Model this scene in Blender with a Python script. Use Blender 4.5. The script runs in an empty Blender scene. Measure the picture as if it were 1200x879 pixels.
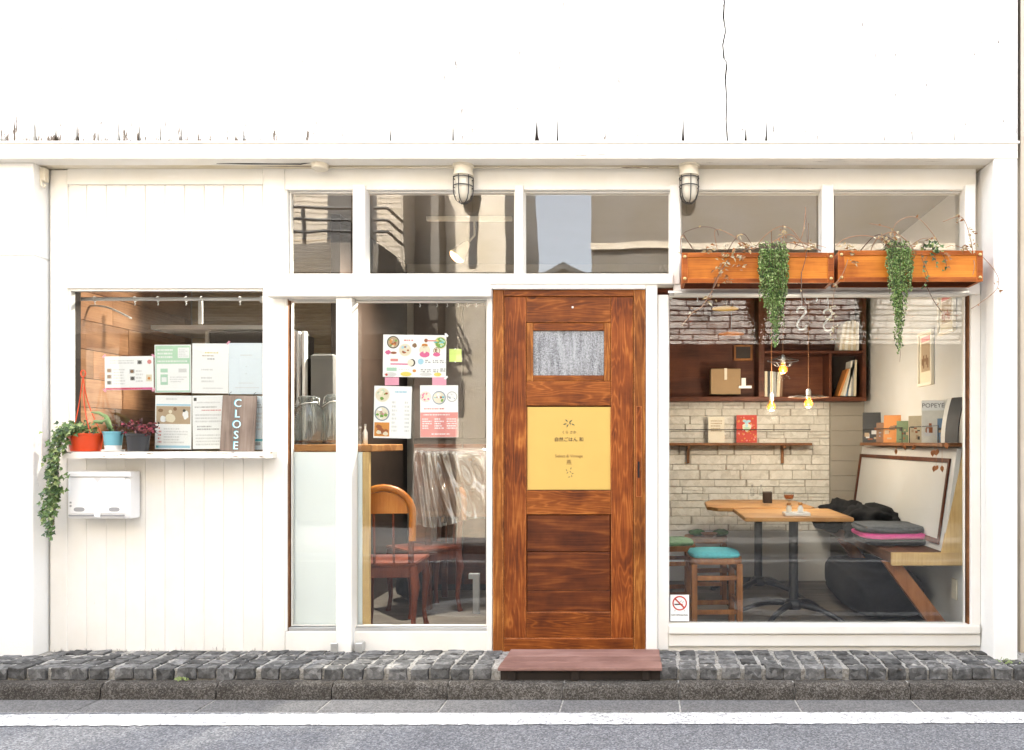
import bpy, bmesh, math, random
from mathutils import Vector, Matrix
rnd = random.Random(11)
scene = bpy.context.scene
COL = scene.collection

# ---- camera: 212 px per metre on the facade plane (y = 0), 4.2 m in front of it, horizon below the middle of the frame
S0, D = 212.0, 4.2
CX, CZ = (755 - 600) / S0, (763 - 518) / S0
cam = bpy.data.cameras.new('camera')
cam.sensor_fit = 'HORIZONTAL'; cam.sensor_width = 36.0
cam.lens = 36.0 * D * S0 / 1200.0
cam.shift_x = (600 - 755) / 1200.0
cam.shift_y = (518 - 439.5) / 1200.0
cam.clip_start = 0.05; cam.clip_end = 500.0
cam_o = bpy.data.objects.new('camera', cam); COL.objects.link(cam_o)
cam_o.location = (CX, -D, CZ); cam_o.rotation_euler = (math.radians(90), 0, 0)
scene.camera = cam_o

# ---- bright day: the facade is in open shade, the sun stands behind the shop and lights the houses across the street
SUN_EL, SUN_AZ = math.radians(47), math.radians(-28)      # azimuth measured clockwise from +y
world = bpy.data.worlds.new('World'); scene.world = world
world.use_nodes = True
wn = world.node_tree; wn.nodes.clear()
sky = wn.nodes.new('ShaderNodeTexSky'); sky.sky_type = 'NISHITA'; sky.sun_disc = False
sky.sun_elevation = SUN_EL; sky.sun_rotation = SUN_AZ
sky.air_density = 1.0; sky.dust_density = 4.0; sky.ozone_density = 1.0
hs = wn.nodes.new('ShaderNodeHueSaturation'); hs.inputs['Saturation'].default_value = 0.35
bg = wn.nodes.new('ShaderNodeBackground'); bg.inputs['Strength'].default_value = 0.15
wo = wn.nodes.new('ShaderNodeOutputWorld')
wn.links.new(sky.outputs[0], hs.inputs['Color']); wn.links.new(hs.outputs[0], bg.inputs['Color']); wn.links.new(bg.outputs[0], wo.inputs['Surface'])
sun = bpy.data.lights.new('sun', 'SUN'); sun.energy = 5.0; sun.angle = math.radians(0.5); sun.color = (1.0, 0.95, 0.87)
sun_o = bpy.data.objects.new('sun', sun); COL.objects.link(sun_o)
sd = Vector((math.sin(SUN_AZ) * math.cos(SUN_EL), math.cos(SUN_AZ) * math.cos(SUN_EL), math.sin(SUN_EL)))
sun_o.rotation_euler = sd.to_track_quat('Z', 'Y').to_euler(); sun_o.location = (0, 8, 12)
scene.view_settings.view_transform = 'Standard'
scene.view_settings.look = 'None'
scene.view_settings.gamma = 1.0
scene.view_settings.use_curve_mapping = False
scene.view_settings.exposure = 3.45
scene.render.engine = 'CYCLES'
cy = scene.cycles
cy.use_denoising = True
cy.max_bounces = 7; cy.diffuse_bounces = 4; cy.glossy_bounces = 3; cy.transparent_max_bounces = 12; cy.transmission_bounces = 4
cy.caustics_reflective = False; cy.caustics_refractive = False
cy.sample_clamp_indirect = 6.0

# ---------------------------------------------------------------- helpers
def s_(y): return S0 * D / (D + y)
def X(px, y=0.0): return CX + (px - 755) / s_(y)
def Z(py, y=0.0): return CZ - (py - 518) / s_(y)

MATS = {}
def nodes(name):
    m = bpy.data.materials.new(name); m.use_nodes = True
    nt = m.node_tree; nt.nodes.clear()
    out = nt.nodes.new('ShaderNodeOutputMaterial'); b = nt.nodes.new('ShaderNodeBsdfPrincipled')
    nt.links.new(b.outputs[0], out.inputs['Surface'])
    MATS[name] = m
    return m, nt, b, out
def N(nt, t, **k):
    n = nt.nodes.new('ShaderNode' + t)
    for a, v in k.items():
        if a in n.inputs: n.inputs[a].default_value = v
        else: setattr(n, a, v)
    return n
def math_(nt, op, a, b=None):
    n = nt.nodes.new('ShaderNodeMath'); n.operation = op
    for i, v in enumerate((a, b)):
        if v is None: continue
        if isinstance(v, (int, float)): n.inputs[i].default_value = v
        else: nt.links.new(v, n.inputs[i])
    return n.outputs[0]
def rampn(nt, fac, stops):
    r = nt.nodes.new('ShaderNodeValToRGB'); e = r.color_ramp.elements
    while len(e) < len(stops): e.new(0.5)
    for i, (p, c) in enumerate(stops):
        e[i].position = p; e[i].color = (c[0], c[1], c[2], 1) if not isinstance(c, (int, float)) else (c, c, c, 1)
    nt.links.new(fac, r.inputs[0])
    return r.outputs[0]
def coords(nt, scale=(1, 1, 1), jitter=True):
    tc = nt.nodes.new('ShaderNodeTexCoord')
    v = tc.outputs['Object']
    if jitter:
        oi = nt.nodes.new('ShaderNodeObjectInfo')
        k = math_(nt, 'MULTIPLY', oi.outputs['Random'], 37.0)
        va = nt.nodes.new('ShaderNodeVectorMath'); va.operation = 'ADD'
        nt.links.new(v, va.inputs[0]); nt.links.new(k, va.inputs[1]); v = va.outputs[0]
    mp = nt.nodes.new('ShaderNodeMapping'); mp.inputs['Scale'].default_value = scale
    nt.links.new(v, mp.inputs['Vector'])
    return mp.outputs[0]
def noise(nt, vec, scale, detail=4, rough=0.55, dist=0.0):
    n = nt.nodes.new('ShaderNodeTexNoise')
    n.inputs['Scale'].default_value = scale; n.inputs['Detail'].default_value = detail
    n.inputs['Roughness'].default_value = rough; n.inputs['Distortion'].default_value = dist
    nt.links.new(vec, n.inputs['Vector'])
    return n.outputs['Fac']
def mixc(nt, fac, a, b, mode='MIX'):
    n = nt.nodes.new('ShaderNodeMix'); n.data_type = 'RGBA'; n.blend_type = mode
    for v, s in ((fac, n.inputs['Factor']), (a, n.inputs['A']), (b, n.inputs['B'])):
        if v is None: continue
        if isinstance(v, (tuple, list)): s.default_value = (v[0], v[1], v[2], 1)
        elif isinstance(v, (int, float)): s.default_value = v
        else: nt.links.new(v, s)
    return n.outputs['Result']
def bump(nt, b, h, strength=0.3, dist=0.01):
    n = nt.nodes.new('ShaderNodeBump'); n.inputs['Strength'].default_value = strength; n.inputs['Distance'].default_value = dist
    nt.links.new(h, n.inputs['Height']); nt.links.new(n.outputs[0], b.inputs['Normal'])

def mat(name, c, rough=0.6, var=0.12, scale=9.0, bmp=0.15, bscale=70.0, metal=0.0, rand=0.0, spec=0.4, stretch=(1, 1, 1), bdist=0.004, sheen=0.0):
    """general painted / dyed surface: mottled colour, per-object variation, fine relief"""
    m, nt, b, out = nodes(name)
    v = coords(nt, stretch)
    f = noise(nt, v, scale, 5)
    col = mixc(nt, f, [x * (1 - var * 1.6) for x in c], [min(1, x * (1 + var * 1.6)) for x in c])
    if rand:
        oi = nt.nodes.new('ShaderNodeObjectInfo')
        k = math_(nt, 'ADD', math_(nt, 'MULTIPLY', oi.outputs['Random'], 2 * rand), 1 - rand)
        hsv = nt.nodes.new('ShaderNodeHueSaturation'); nt.links.new(col, hsv.inputs['Color']); nt.links.new(k, hsv.inputs['Value'])
        col = hsv.outputs[0]
    nt.links.new(col, b.inputs['Base Color'])
    b.inputs['Roughness'].default_value = rough; b.inputs['Metallic'].default_value = metal
    b.inputs['Specular IOR Level'].default_value = spec
    if bmp: bump(nt, b, noise(nt, v, bscale, 4), bmp, bdist)
    return m

def wood(name, dark, mid, light, axis='z', scale=5.0, rough=0.5, rings=9.0, rand=0.12, wear=0.0, spec=0.22):
    """stained timber: cathedral grain (contours of a stretched noise) plus fine fibres, running along one axis"""
    m, nt, b, out = nodes(name)
    k = {'x': (0.10, 1, 1), 'y': (1, 0.10, 1), 'z': (1, 1, 0.10)}[axis]
    k2 = {'x': (0.03, 1, 1), 'y': (1, 0.03, 1), 'z': (1, 1, 0.03)}[axis]
    v = coords(nt, k); v2 = coords(nt, k2); v3 = coords(nt)
    n1 = noise(nt, v, scale, 2, 0.45, 0.4)
    r = math_(nt, 'SINE', math_(nt, 'MULTIPLY', n1, rings * 6.283))
    r = math_(nt, 'ADD', math_(nt, 'MULTIPLY', r, 0.5), 0.5)
    fib = noise(nt, v2, 170.0, 3, 0.6)
    blot = noise(nt, v3, 4.5, 4, 0.6)
    t = math_(nt, 'ADD', math_(nt, 'MULTIPLY', math_(nt, 'POWER', r, 4.0), 0.19), math_(nt, 'MULTIPLY', fib, 0.55))
    t = math_(nt, 'ADD', t, math_(nt, 'MULTIPLY', math_(nt, 'SUBTRACT', blot, 0.5), 0.80))
    if wear:                              # a few dark knots with pale rings
        vk = N(nt, 'TexVoronoi'); vk.inputs['Scale'].default_value = 4.5
        nt.links.new(coords(nt, {'x': (0.7, 1, 1), 'y': (1, 0.7, 1), 'z': (1, 1, 0.7)}[axis]), vk.inputs['Vector'])
        kd = rampn(nt, vk.outputs['Distance'], [(0.035, 1.0), (0.085, 0.0)])
        kr = rampn(nt, vk.outputs['Distance'], [(0.07, 0.0), (0.10, 1.0), (0.14, 0.0)])
        t = math_(nt, 'ADD', math_(nt, 'SUBTRACT', t, math_(nt, 'MULTIPLY', kd, 0.30)), math_(nt, 'MULTIPLY', kr, 0.20))
    col = rampn(nt, t, [(0.08, dark), (0.38, mid), (0.72, light), (1.0, [min(1, x * 1.35) for x in light])])
    oi = nt.nodes.new('ShaderNodeObjectInfo')
    kk = math_(nt, 'ADD', math_(nt, 'MULTIPLY', oi.outputs['Random'], 2 * rand), 1 - rand)
    hsv = nt.nodes.new('ShaderNodeHueSaturation'); nt.links.new(col, hsv.inputs['Color']); nt.links.new(kk, hsv.inputs['Value'])
    cfin = hsv.outputs[0]
    if wear:                              # paler, rubbed-through arrises
        bv = N(nt, 'Bevel'); bv.samples = 4; bv.inputs['Radius'].default_value = 0.007
        ge = N(nt, 'NewGeometry'); dt = N(nt, 'VectorMath', operation='DOT_PRODUCT')
        nt.links.new(bv.outputs[0], dt.inputs[0]); nt.links.new(ge.outputs['Normal'], dt.inputs[1])
        e = math_(nt, 'SUBTRACT', 1.0, dt.outputs['Value'])
        e = math_(nt, 'ADD', math_(nt, 'MULTIPLY', e, 5.0), math_(nt, 'MULTIPLY', math_(nt, 'SUBTRACT', noise(nt, v3, 16.0, 5, 0.7), 0.62), 1.6))
        cfin = mixc(nt, math_(nt, 'MULTIPLY', rampn(nt, e, [(0.10, 0.0), (0.55, 1.0)]), wear), cfin, [min(1, x * 1.9 + 0.04) for x in light])
    nt.links.new(cfin, b.inputs['Base Color'])
    b.inputs['Roughness'].default_value = rough; b.inputs['Specular IOR Level'].default_value = spec
    bump(nt, b, math_(nt, 'ADD', math_(nt, 'MULTIPLY', r, 0.5), fib), 0.25, 0.003)
    return m

def paint(name, c, wear=0.0, streak=(30, 30, 4), grime=0.1, bmp=0.12, rough=0.55, low=None):
    """old oil paint: faint grime clouds, brush relief, flaking where wear > 0"""
    m, nt, b, out = nodes(name)
    v = coords(nt, (1, 1, 1)); vs = coords(nt, streak)
    g = noise(nt, v, 2.6, 6, 0.62)
    col = mixc(nt, rampn(nt, g, [(0.35, 0.0), (0.75, 1.0)]), c, [c[0] * (1 - grime), c[1] * (1 - grime * 1.25), c[2] * (1 - grime * 1.9)])
    if wear:
        f = noise(nt, vs, 1.0, 7, 0.7)
        w = rampn(nt, f, [(0.70 - wear, 0.0), (0.72 - wear, 1.0)])
        col = mixc(nt, w, col, (0.22, 0.17, 0.12))
    if low:                               # paint rotted off / splashed along the bottom edge of the boards
        ge = N(nt, 'NewGeometry'); sp_ = N(nt, 'SeparateXYZ'); nt.links.new(ge.outputs['Position'], sp_.inputs[0])
        mz = math_(nt, 'MULTIPLY', math_(nt, 'SUBTRACT', low[0] + low[1], sp_.outputs['Z']), 1.0 / low[1]); mz.node.use_clamp = True
        mx_ = math_(nt, 'MULTIPLY', math_(nt, 'SUBTRACT', -0.6, sp_.outputs['X']), 0.6); mx_.node.use_clamp = True
        mp_ = N(nt, 'Mapping'); mp_.inputs['Scale'].default_value = (46, 46, 7); nt.links.new(ge.outputs['Position'], mp_.inputs['Vector'])
        f2 = noise(nt, mp_.outputs[0], 1.0, 6, 0.75)
        f2 = math_(nt, 'ADD', f2, math_(nt, 'MULTIPLY', math_(nt, 'POWER', mz, 1.6), math_(nt, 'ADD', 0.055, math_(nt, 'MULTIPLY', mx_, 0.135))))
        col = mixc(nt, math_(nt, 'MULTIPLY', rampn(nt, f2, [(low[3], 0.0), (low[3] + 0.04, 1.0)]), low[2]), col, (0.10, 0.075, 0.055))
    nt.links.new(col, b.inputs['Base Color'])
    b.inputs['Roughness'].default_value = rough; b.inputs['Specular IOR Level'].default_value = 0.3
    bump(nt, b, noise(nt, vs, 2.0, 5, 0.65), bmp, 0.004)
    return m

def emit(name, c, strength):
    m, nt, b, out = nodes(name)
    b.inputs['Base Color'].default_value = (c[0], c[1], c[2], 1)
    b.inputs['Emission Color'].default_value = (c[0], c[1], c[2], 1); b.inputs['Emission Strength'].default_value = strength
    return m

def glass(name, refl=0.05, tint=(0.97, 0.98, 0.97), wave=0.0, body=None, bodyfac=0.0, rough=0.0):
    """thin glass: see-through straight on, mirror-like at a slant, slightly wavy like old float glass"""
    m, nt, b, out = nodes(name); nt.nodes.remove(b)
    tr = N(nt, 'BsdfTransparent'); tr.inputs[0].default_value = (*tint, 1)
    gl = N(nt, 'BsdfGlossy'); gl.inputs['Roughness'].default_value = rough
    lw = N(nt, 'LayerWeight'); lw.inputs['Blend'].default_value = 0.5
    f = math_(nt, 'ADD', math_(nt, 'MULTIPLY', math_(nt, 'POWER', lw.outputs['Facing'], 4.0), 0.9), refl)
    mx = N(nt, 'MixShader'); nt.links.new(f, mx.inputs[0]); nt.links.new(tr.outputs[0], mx.inputs[1]); nt.links.new(gl.outputs[0], mx.inputs[2])
    if wave:
        bp = N(nt, 'Bump'); bp.inputs['Strength'].default_value = wave; bp.inputs['Distance'].default_value = 0.02
        nt.links.new(noise(nt, coords(nt, (1, 1, 0.7)), 2.2, 2, 0.4), bp.inputs['Height']); nt.links.new(bp.outputs[0], gl.inputs['Normal'])
    sh = mx.outputs[0]
    if body:
        df = N(nt, 'BsdfDiffuse'); df.inputs[0].default_value = (*body, 1)
        m2 = N(nt, 'MixShader'); m2.inputs[0].default_value = bodyfac
        nt.links.new(sh, m2.inputs[1]); nt.links.new(df.outputs[0], m2.inputs[2]); sh = m2.outputs[0]
    nt.links.new(sh, out.inputs['Surface'])
    return m

LOCAL = set()
def origin(o):
    v = Vector((0, 0, 0))
    while o is not None and o.name not in LOCAL:
        v += o.location; o = o.parent
    return v
def tag(o, label=None, cat=None, group=None, kind=None):
    for k, v in (('label', label), ('category', cat), ('group', group), ('kind', kind)):
        if v: o[k] = v
    return o
def empty(name, loc, label=None, cat=None, group=None, local=False, rotz=0.0, parent=None):
    o = bpy.data.objects.new(name, None); COL.objects.link(o); o.empty_display_size = 0.1
    if parent is not None: o.parent = parent; o.location = Vector(loc) - origin(parent)
    else: o.location = loc
    o.rotation_euler = (0, 0, rotz)
    if local: LOCAL.add(o.name)
    return tag(o, label, cat, group)
def put(name, me, parent, loc):
    o = bpy.data.objects.new(name, me); COL.objects.link(o)
    if parent is not None: o.parent = parent
    o.location = Vector(loc) - origin(parent)
    return o
def obj(name, bm, m, parent=None, smooth=False, recentre=True, **t):
    me = bpy.data.meshes.new(name)
    c = Vector((0, 0, 0))
    if recentre and len(bm.verts):
        lo = Vector([min(v.co[i] for v in bm.verts) for i in range(3)]); hi = Vector([max(v.co[i] for v in bm.verts) for i in range(3)])
        c = (lo + hi) / 2
        bmesh.ops.translate(bm, verts=bm.verts, vec=-c)
    bmesh.ops.recalc_face_normals(bm, faces=bm.faces)
    if smooth:
        for f in bm.faces: f.smooth = True
    bm.to_mesh(me); bm.free()
    for mm in (m if isinstance(m, (list, tuple)) else [m]):
        me.materials.append(MATS[mm] if isinstance(mm, str) else mm)
    if smooth and smooth != 'all':
        try: me.set_sharp_from_angle(angle=math.radians(smooth if smooth is not True else 40))
        except Exception: pass
    return tag(put(name, me, parent, c), **t)
BOXES = {}
def bx(bm, x0, x1, y0, y1, z0, z1, bev=0.0, mi=0):
    vs = [bm.verts.new((x, y, z)) for x in (x0, x1) for y in (y0, y1) for z in (z0, z1)]
    fs = [bm.faces.new([vs[i] for i in q]) for q in ((0, 1, 3, 2), (4, 6, 7, 5), (0, 4, 5, 1), (2, 3, 7, 6), (0, 2, 6, 4), (1, 5, 7, 3))]
    for f in fs: f.material_index = mi
    if bev:
        es = list({e for f in fs for e in f.edges})
        r = bmesh.ops.bevel(bm, geom=es, offset=bev, segments=1, affect='EDGES', profile=0.5)
        for f in r['faces']: f.material_index = mi
    return vs
def box(name, x0, x1, y0, y1, z0, z1, m, parent=None, bev=0.003, **t):
    x0, x1 = min(x0, x1), max(x0, x1); z0, z1 = min(z0, z1), max(z0, z1); y0, y1 = min(y0, y1), max(y0, y1)
    dx, dy, dz = x1 - x0, y1 - y0, z1 - z0
    bev = min(bev, dx * 0.3, dy * 0.3, dz * 0.3)
    key = (round(dx, 4), round(dy, 4), round(dz, 4), round(bev, 4), m)
    me = BOXES.get(key)
    if me is None:
        bm = bmesh.new(); bx(bm, -dx / 2, dx / 2, -dy / 2, dy / 2, -dz / 2, dz / 2, bev)
        bmesh.ops.recalc_face_normals(bm, faces=bm.faces)
        me = bpy.data.meshes.new(name); bm.to_mesh(me); bm.free(); me.materials.append(MATS[m]); BOXES[key] = me
    return tag(put(name, me, parent, ((x0 + x1) / 2, (y0 + y1) / 2, (z0 + z1) / 2)), **t)
def pbox(name, px0, px1, py0, py1, y0, y1, m, parent=None, bev=0.003, **t):
    """a box whose front face (at depth y0) covers the given part of the elevation"""
    return box(name, X(px0, y0), X(px1, y0), y0, y1, Z(py1, y0), Z(py0, y0), m, parent, bev, **t)
def tube(bm, pts, r, n=8, mi=0, closed=False):
    pts = [Vector(p) for p in pts]; rs = r if isinstance(r, (list, tuple)) else [r] * len(pts)
    rings = []; prev = None
    for i, p in enumerate(pts):
        if closed: d = (pts[(i + 1) % len(pts)] - pts[i - 1])
        else: d = (pts[min(i + 1, len(pts) - 1)] - pts[max(i - 1, 0)])
        if d.length < 1e-9: d = Vector((0, 0, 1))
        d.normalize()
        if prev is None:
            a = Vector((0, 0, 1)) if abs(d.z) < 0.9 else Vector((1, 0, 0))
            u = d.cross(a).normalized()
        else:
            u = prev - d * prev.dot(d)
            u = u.normalized() if u.length > 1e-6 else d.orthogonal().normalized()
        prev = u; w = d.cross(u)
        rings.append([bm.verts.new(p + (u * math.cos(2 * math.pi * k / n) + w * math.sin(2 * math.pi * k / n)) * rs[i]) for k in range(n)])
    m = len(rings)
    for i in range(m if closed else m - 1):
        a, b = rings[i], rings[(i + 1) % m]
        for k in range(n):
            bm.faces.new((a[k], a[(k + 1) % n], b[(k + 1) % n], b[k])).material_index = mi
    if not closed and n > 2:
        bm.faces.new(rings[0]).material_index = mi; bm.faces.new(rings[-1][::-1]).material_index = mi
def lathe(bm, prof, c=(0, 0, 0), n=20, mi=0, sx=1.0, sy=1.0, cap=True):
    c = Vector(c); rings = []
    for r, z in prof:
        rings.append([bm.verts.new(c + Vector((r * sx * math.cos(2 * math.pi * k / n), r * sy * math.sin(2 * math.pi * k / n), z))) for k in range(n)])
    for a, b in zip(rings, rings[1:]):
        for k in range(n):
            bm.faces.new((a[k], a[(k + 1) % n], b[(k + 1) % n], b[k])).material_index = mi
    if cap:
        if prof[0][0] > 1e-4: bm.faces.new(rings[0]).material_index = mi
        if prof[-1][0] > 1e-4: bm.faces.new(rings[-1]).material_index = mi
def prism(bm, outline, y0, y1, mi=0, axis='y'):
    """outline (u, v) extruded along an axis: y -> (u, t, v); x -> (t, u, v); z -> (u, v, t)"""
    f = {'y': lambda u, v, t: (u, t, v), 'x': lambda u, v, t: (t, u, v), 'z': lambda u, v, t: (u, v, t)}[axis]
    a = [bm.verts.new(f(u, v, y0)) for u, v in outline]; b = [bm.verts.new(f(u, v, y1)) for u, v in outline]
    n = len(a)
    bm.faces.new(a).material_index = mi; bm.faces.new(b[::-1]).material_index = mi
    for i in range(n):
        bm.faces.new((a[i], b[i], b[(i + 1) % n], a[(i + 1) % n])).material_index = mi
def copy_tree(o, parent=None):
    c = o.copy(); COL.objects.link(c)
    if parent is not None: c.parent = parent
    for ch in list(o.children): copy_tree(ch, c)
    if o.name in LOCAL: LOCAL.add(c.name)
    return c
def text(name, s, x, y, z, size, m, parent, align='CENTER', thick=0.0006):
    """flat lettering facing the street (-y)"""
    cu = bpy.data.curves.new(name, 'FONT'); cu.body = s; cu.size = size; cu.align_x = align; cu.extrude = thick; cu.resolution_u = 3
    tmp = bpy.data.objects.new(name, cu)
    me = bpy.data.meshes.new_from_object(tmp)
    bpy.data.objects.remove(tmp); bpy.data.curves.remove(cu)
    me.transform(Matrix.Rotation(math.radians(90), 4, 'X'))
    me.materials.clear(); me.materials.append(MATS[m])
    return put(name, me, parent, (x, y, z))
def leaf(bm, p, d, up, L, W, mi=0, fold=0.25):
    """a small folded leaf"""
    d = Vector(d).normalized(); u = Vector(up); s = d.cross(u)
    s = s.normalized() if s.length > 1e-5 else d.orthogonal().normalized()
    n = s.cross(d)
    p = Vector(p)
    a = bm.verts.new(p); t = bm.verts.new(p + d * L - n * L * 0.12)
    m1 = bm.verts.new(p + d * L * 0.42 + s * W * 0.5 + n * W * fold); m2 = bm.verts.new(p + d * L * 0.42 - s * W * 0.5 + n * W * fold)
    c = bm.verts.new(p + d * L * 0.5)
    for q in ((a, m1, c), (m1, t, c), (t, m2, c), (m2, a, c)): bm.faces.new(q).material_index = mi
def bead(bm, p, r, mi=0):
    x, y, z = p; k = rnd.uniform(0.9, 1.3)
    vs = [bm.verts.new(q) for q in ((x + r, y, z), (x, y + r, z), (x - r, y, z), (x, y - r, z), (x, y, z + r * k), (x, y, z - r * k))]
    for i in range(4):
        for e in (4, 5): bm.faces.new((vs[i], vs[(i + 1) % 4], vs[e])).material_index = mi
def rvec(s=1.0): return Vector((rnd.uniform(-s, s), rnd.uniform(-s, s), rnd.uniform(-s, s)))

# ---------------------------------------------------------------- materials
paint('white_paint', (0.80, 0.78, 0.735), 0.0, (25, 25, 3), 0.08, low=(0.0, 0.07, 0.6, 0.70))
paint('white_paint_flat', (0.80, 0.78, 0.73), 0.0, (3, 25, 25), 0.08)
paint('upper_paint', (0.80, 0.79, 0.765), 0.02, (22, 22, 3.0), 0.05, low=(2.76, 0.20, 1.0, 0.63))
paint('fascia_paint', (0.79, 0.765, 0.71), 0.05, (1.5, 30, 30), 0.10)
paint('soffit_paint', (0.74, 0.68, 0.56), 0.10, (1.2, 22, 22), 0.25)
paint('stucco', (0.80, 0.79, 0.76), 0.0, (60, 60, 60), 0.05, 0.5, 0.8)
paint('sill_paint', (0.80, 0.76, 0.70), 0.13, (3, 20, 20), 0.12)
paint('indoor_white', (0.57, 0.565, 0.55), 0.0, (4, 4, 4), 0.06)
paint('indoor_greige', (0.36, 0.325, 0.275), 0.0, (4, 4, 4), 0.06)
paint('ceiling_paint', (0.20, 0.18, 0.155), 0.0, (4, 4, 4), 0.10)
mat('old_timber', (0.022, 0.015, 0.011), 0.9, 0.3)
mat('dark_gap', (0.015, 0.013, 0.012), 0.9, 0.2)
mat('aluminium', (0.62, 0.62, 0.60), 0.35, 0.06, metal=0.8)
wood('door_stile', (0.066, 0.014, 0.003), (0.215, 0.051, 0.008), (0.42, 0.145, 0.028), 'z', 14.0, 0.5, 14.0, 0.12, 0.6)
wood('door_rail', (0.060, 0.013, 0.003), (0.195, 0.050, 0.007), (0.38, 0.130, 0.024), 'x', 14.0, 0.5, 14.0, 0.12, 0.6)
wood('door_casing', (0.085, 0.021, 0.004), (0.235, 0.072, 0.012), (0.48, 0.20, 0.042), 'z', 11.0, 0.5, 10.0, 0.12, 0.7)
wood('door_plank', (0.036, 0.008, 0.003), (0.110, 0.027, 0.006), (0.22, 0.066, 0.014), 'x', 8.0, 0.5, 8.0, 0.12, 0.35)
wood('planter_wood', (0.30, 0.080, 0.010), (0.53, 0.170, 0.018), (0.68, 0.26, 0.035), 'x', 5, 0.5, 4.0, 0.06, 0.2)
wood('planter_trim', (0.16, 0.034, 0.006), (0.32, 0.080, 0.010), (0.45, 0.14, 0.022), 'x', 5, 0.5, 5.0, 0.08, 0.4)
wood('planter_under', (0.04, 0.010, 0.004), (0.08, 0.02, 0.007), (0.13, 0.04, 0.014), 'x', 5, 0.95, spec=0.02)
wood('step_wood', (0.14, 0.070, 0.055), (0.235, 0.130, 0.105), (0.32, 0.20, 0.17), 'x', 5, 0.75, 5.0)
wood('cedar', (0.17, 0.075, 0.035), (0.30, 0.15, 0.072), (0.42, 0.23, 0.12), 'y', 4, 0.7, 4.0, 0.25)
wood('tan_board', (0.30, 0.22, 0.13), (0.42, 0.32, 0.20), (0.5, 0.4, 0.27), 'x', 4, 0.7, 4.0, 0.08)
wood('counter_wood', (0.22, 0.085, 0.025), (0.40, 0.19, 0.065), (0.55, 0.30, 0.12), 'x', 4, 0.5, 4.0)
wood('ply', (0.46, 0.29, 0.12), (0.60, 0.41, 0.18), (0.70, 0.52, 0.26), 'z', 3, 0.6, 3.0, 0.05)
wood('table_wood', (0.24, 0.105, 0.035), (0.43, 0.225, 0.085), (0.58, 0.35, 0.15), 'x', 5, 0.4, 5.0)
wood('stool_wood', (0.13, 0.045, 0.012), (0.27, 0.105, 0.03), (0.40, 0.18, 0.06), 'z', 5, 0.5, 4.0)
wood('bench_wood', (0.06, 0.024, 0.012), (0.13, 0.055, 0.026), (0.20, 0.09, 0.04), 'y', 5, 0.5, 4.0)
wood('brace_wood', (0.16, 0.055, 0.018), (0.30, 0.115, 0.04), (0.42, 0.18, 0.07), 'z', 4, 0.5, 4.0)
wood('bookcase_wood', (0.045, 0.014, 0.007), (0.10, 0.030, 0.014), (0.16, 0.055, 0.024), 'x', 4, 0.5, 4.0)
wood('shelf_wood', (0.10, 0.04, 0.016), (0.20, 0.085, 0.035), (0.30, 0.14, 0.06), 'x', 4, 0.5, 4.0)
wood('chair_red', (0.07, 0.014, 0.006), (0.14, 0.032, 0.013), (0.22, 0.06, 0.024), 'z', 4, 0.5, 4.0)
wood('chair_orange', (0.30, 0.090, 0.016), (0.48, 0.16, 0.028), (0.60, 0.24, 0.05), 'z', 4, 0.35, 3.0)
wood('floor_wood', (0.10, 0.085, 0.072), (0.155, 0.135, 0.115), (0.21, 0.185, 0.16), 'x', 3, 0.55, 4.0, 0.15)
wood('sign_wood', (0.10, 0.075, 0.06), (0.19, 0.145, 0.115), (0.28, 0.225, 0.18), 'z', 6, 0.8, 5.0)
def ground_mat(name, dark, mid, light, sp=420.0, blot=3.0, bmp=0.6, rough=0.85, rand=0.0, blotamt=0.25):
    m, nt, b, out = nodes(name)
    v = coords(nt)
    a = noise(nt, v, sp, 2, 0.6)
    vo = nt.nodes.new('ShaderNodeTexVoronoi'); vo.inputs['Scale'].default_value = sp * 0.55; nt.links.new(v, vo.inputs['Vector'])
    sepc = nt.nodes.new('ShaderNodeSeparateColor'); nt.links.new(vo.outputs['Color'], sepc.inputs[0])
    t = math_(nt, 'ADD', math_(nt, 'MULTIPLY', a, 0.6), math_(nt, 'MULTIPLY', sepc.outputs[0], 0.4))
    g = noise(nt, v, blot, 6, 0.65)
    t = math_(nt, 'ADD', t, math_(nt, 'MULTIPLY', math_(nt, 'SUBTRACT', g, 0.5), blotamt * 2))
    col = rampn(nt, t, [(0.22, dark), (0.5, mid), (0.82, light)])
    if rand:
        oi = nt.nodes.new('ShaderNodeObjectInfo')
        k = math_(nt, 'ADD', math_(nt, 'MULTIPLY', oi.outputs['Random'], 2 * rand), 1 - rand)
        hsv = nt.nodes.new('ShaderNodeHueSaturation'); nt.links.new(col, hsv.inputs['Color']); nt.links.new(k, hsv.inputs['Value']); col = hsv.outputs[0]
    nt.links.new(col, b.inputs['Base Color']); b.inputs['Roughness'].default_value = rough; b.inputs['Specular IOR Level'].default_value = 0.3
    bump(nt, b, t, bmp, 0.006)
    return m
ground_mat('asphalt', (0.072, 0.073, 0.079), (0.140, 0.142, 0.151), (0.33, 0.335, 0.345), 260.0, 3.0, 0.9, 0.85, 0, 0.09)
ground_mat('gutter_concrete', (0.075, 0.072, 0.070), (0.13, 0.127, 0.125), (0.21, 0.205, 0.20), 260.0, 5.0, 0.35, 0.85, 0.06, 0.14)
ground_mat('kerb_concrete', (0.026, 0.022, 0.017), (0.058, 0.050, 0.041), (0.19, 0.175, 0.155), 330.0, 7.0, 0.7, 0.9, 0.12, 0.25)
ground_mat('cobble', (0.050, 0.049, 0.047), (0.100, 0.098, 0.094), (0.20, 0.197, 0.19), 60.0, 16.0, 0.45, 0.75, 0.45, 0.35)
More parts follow.
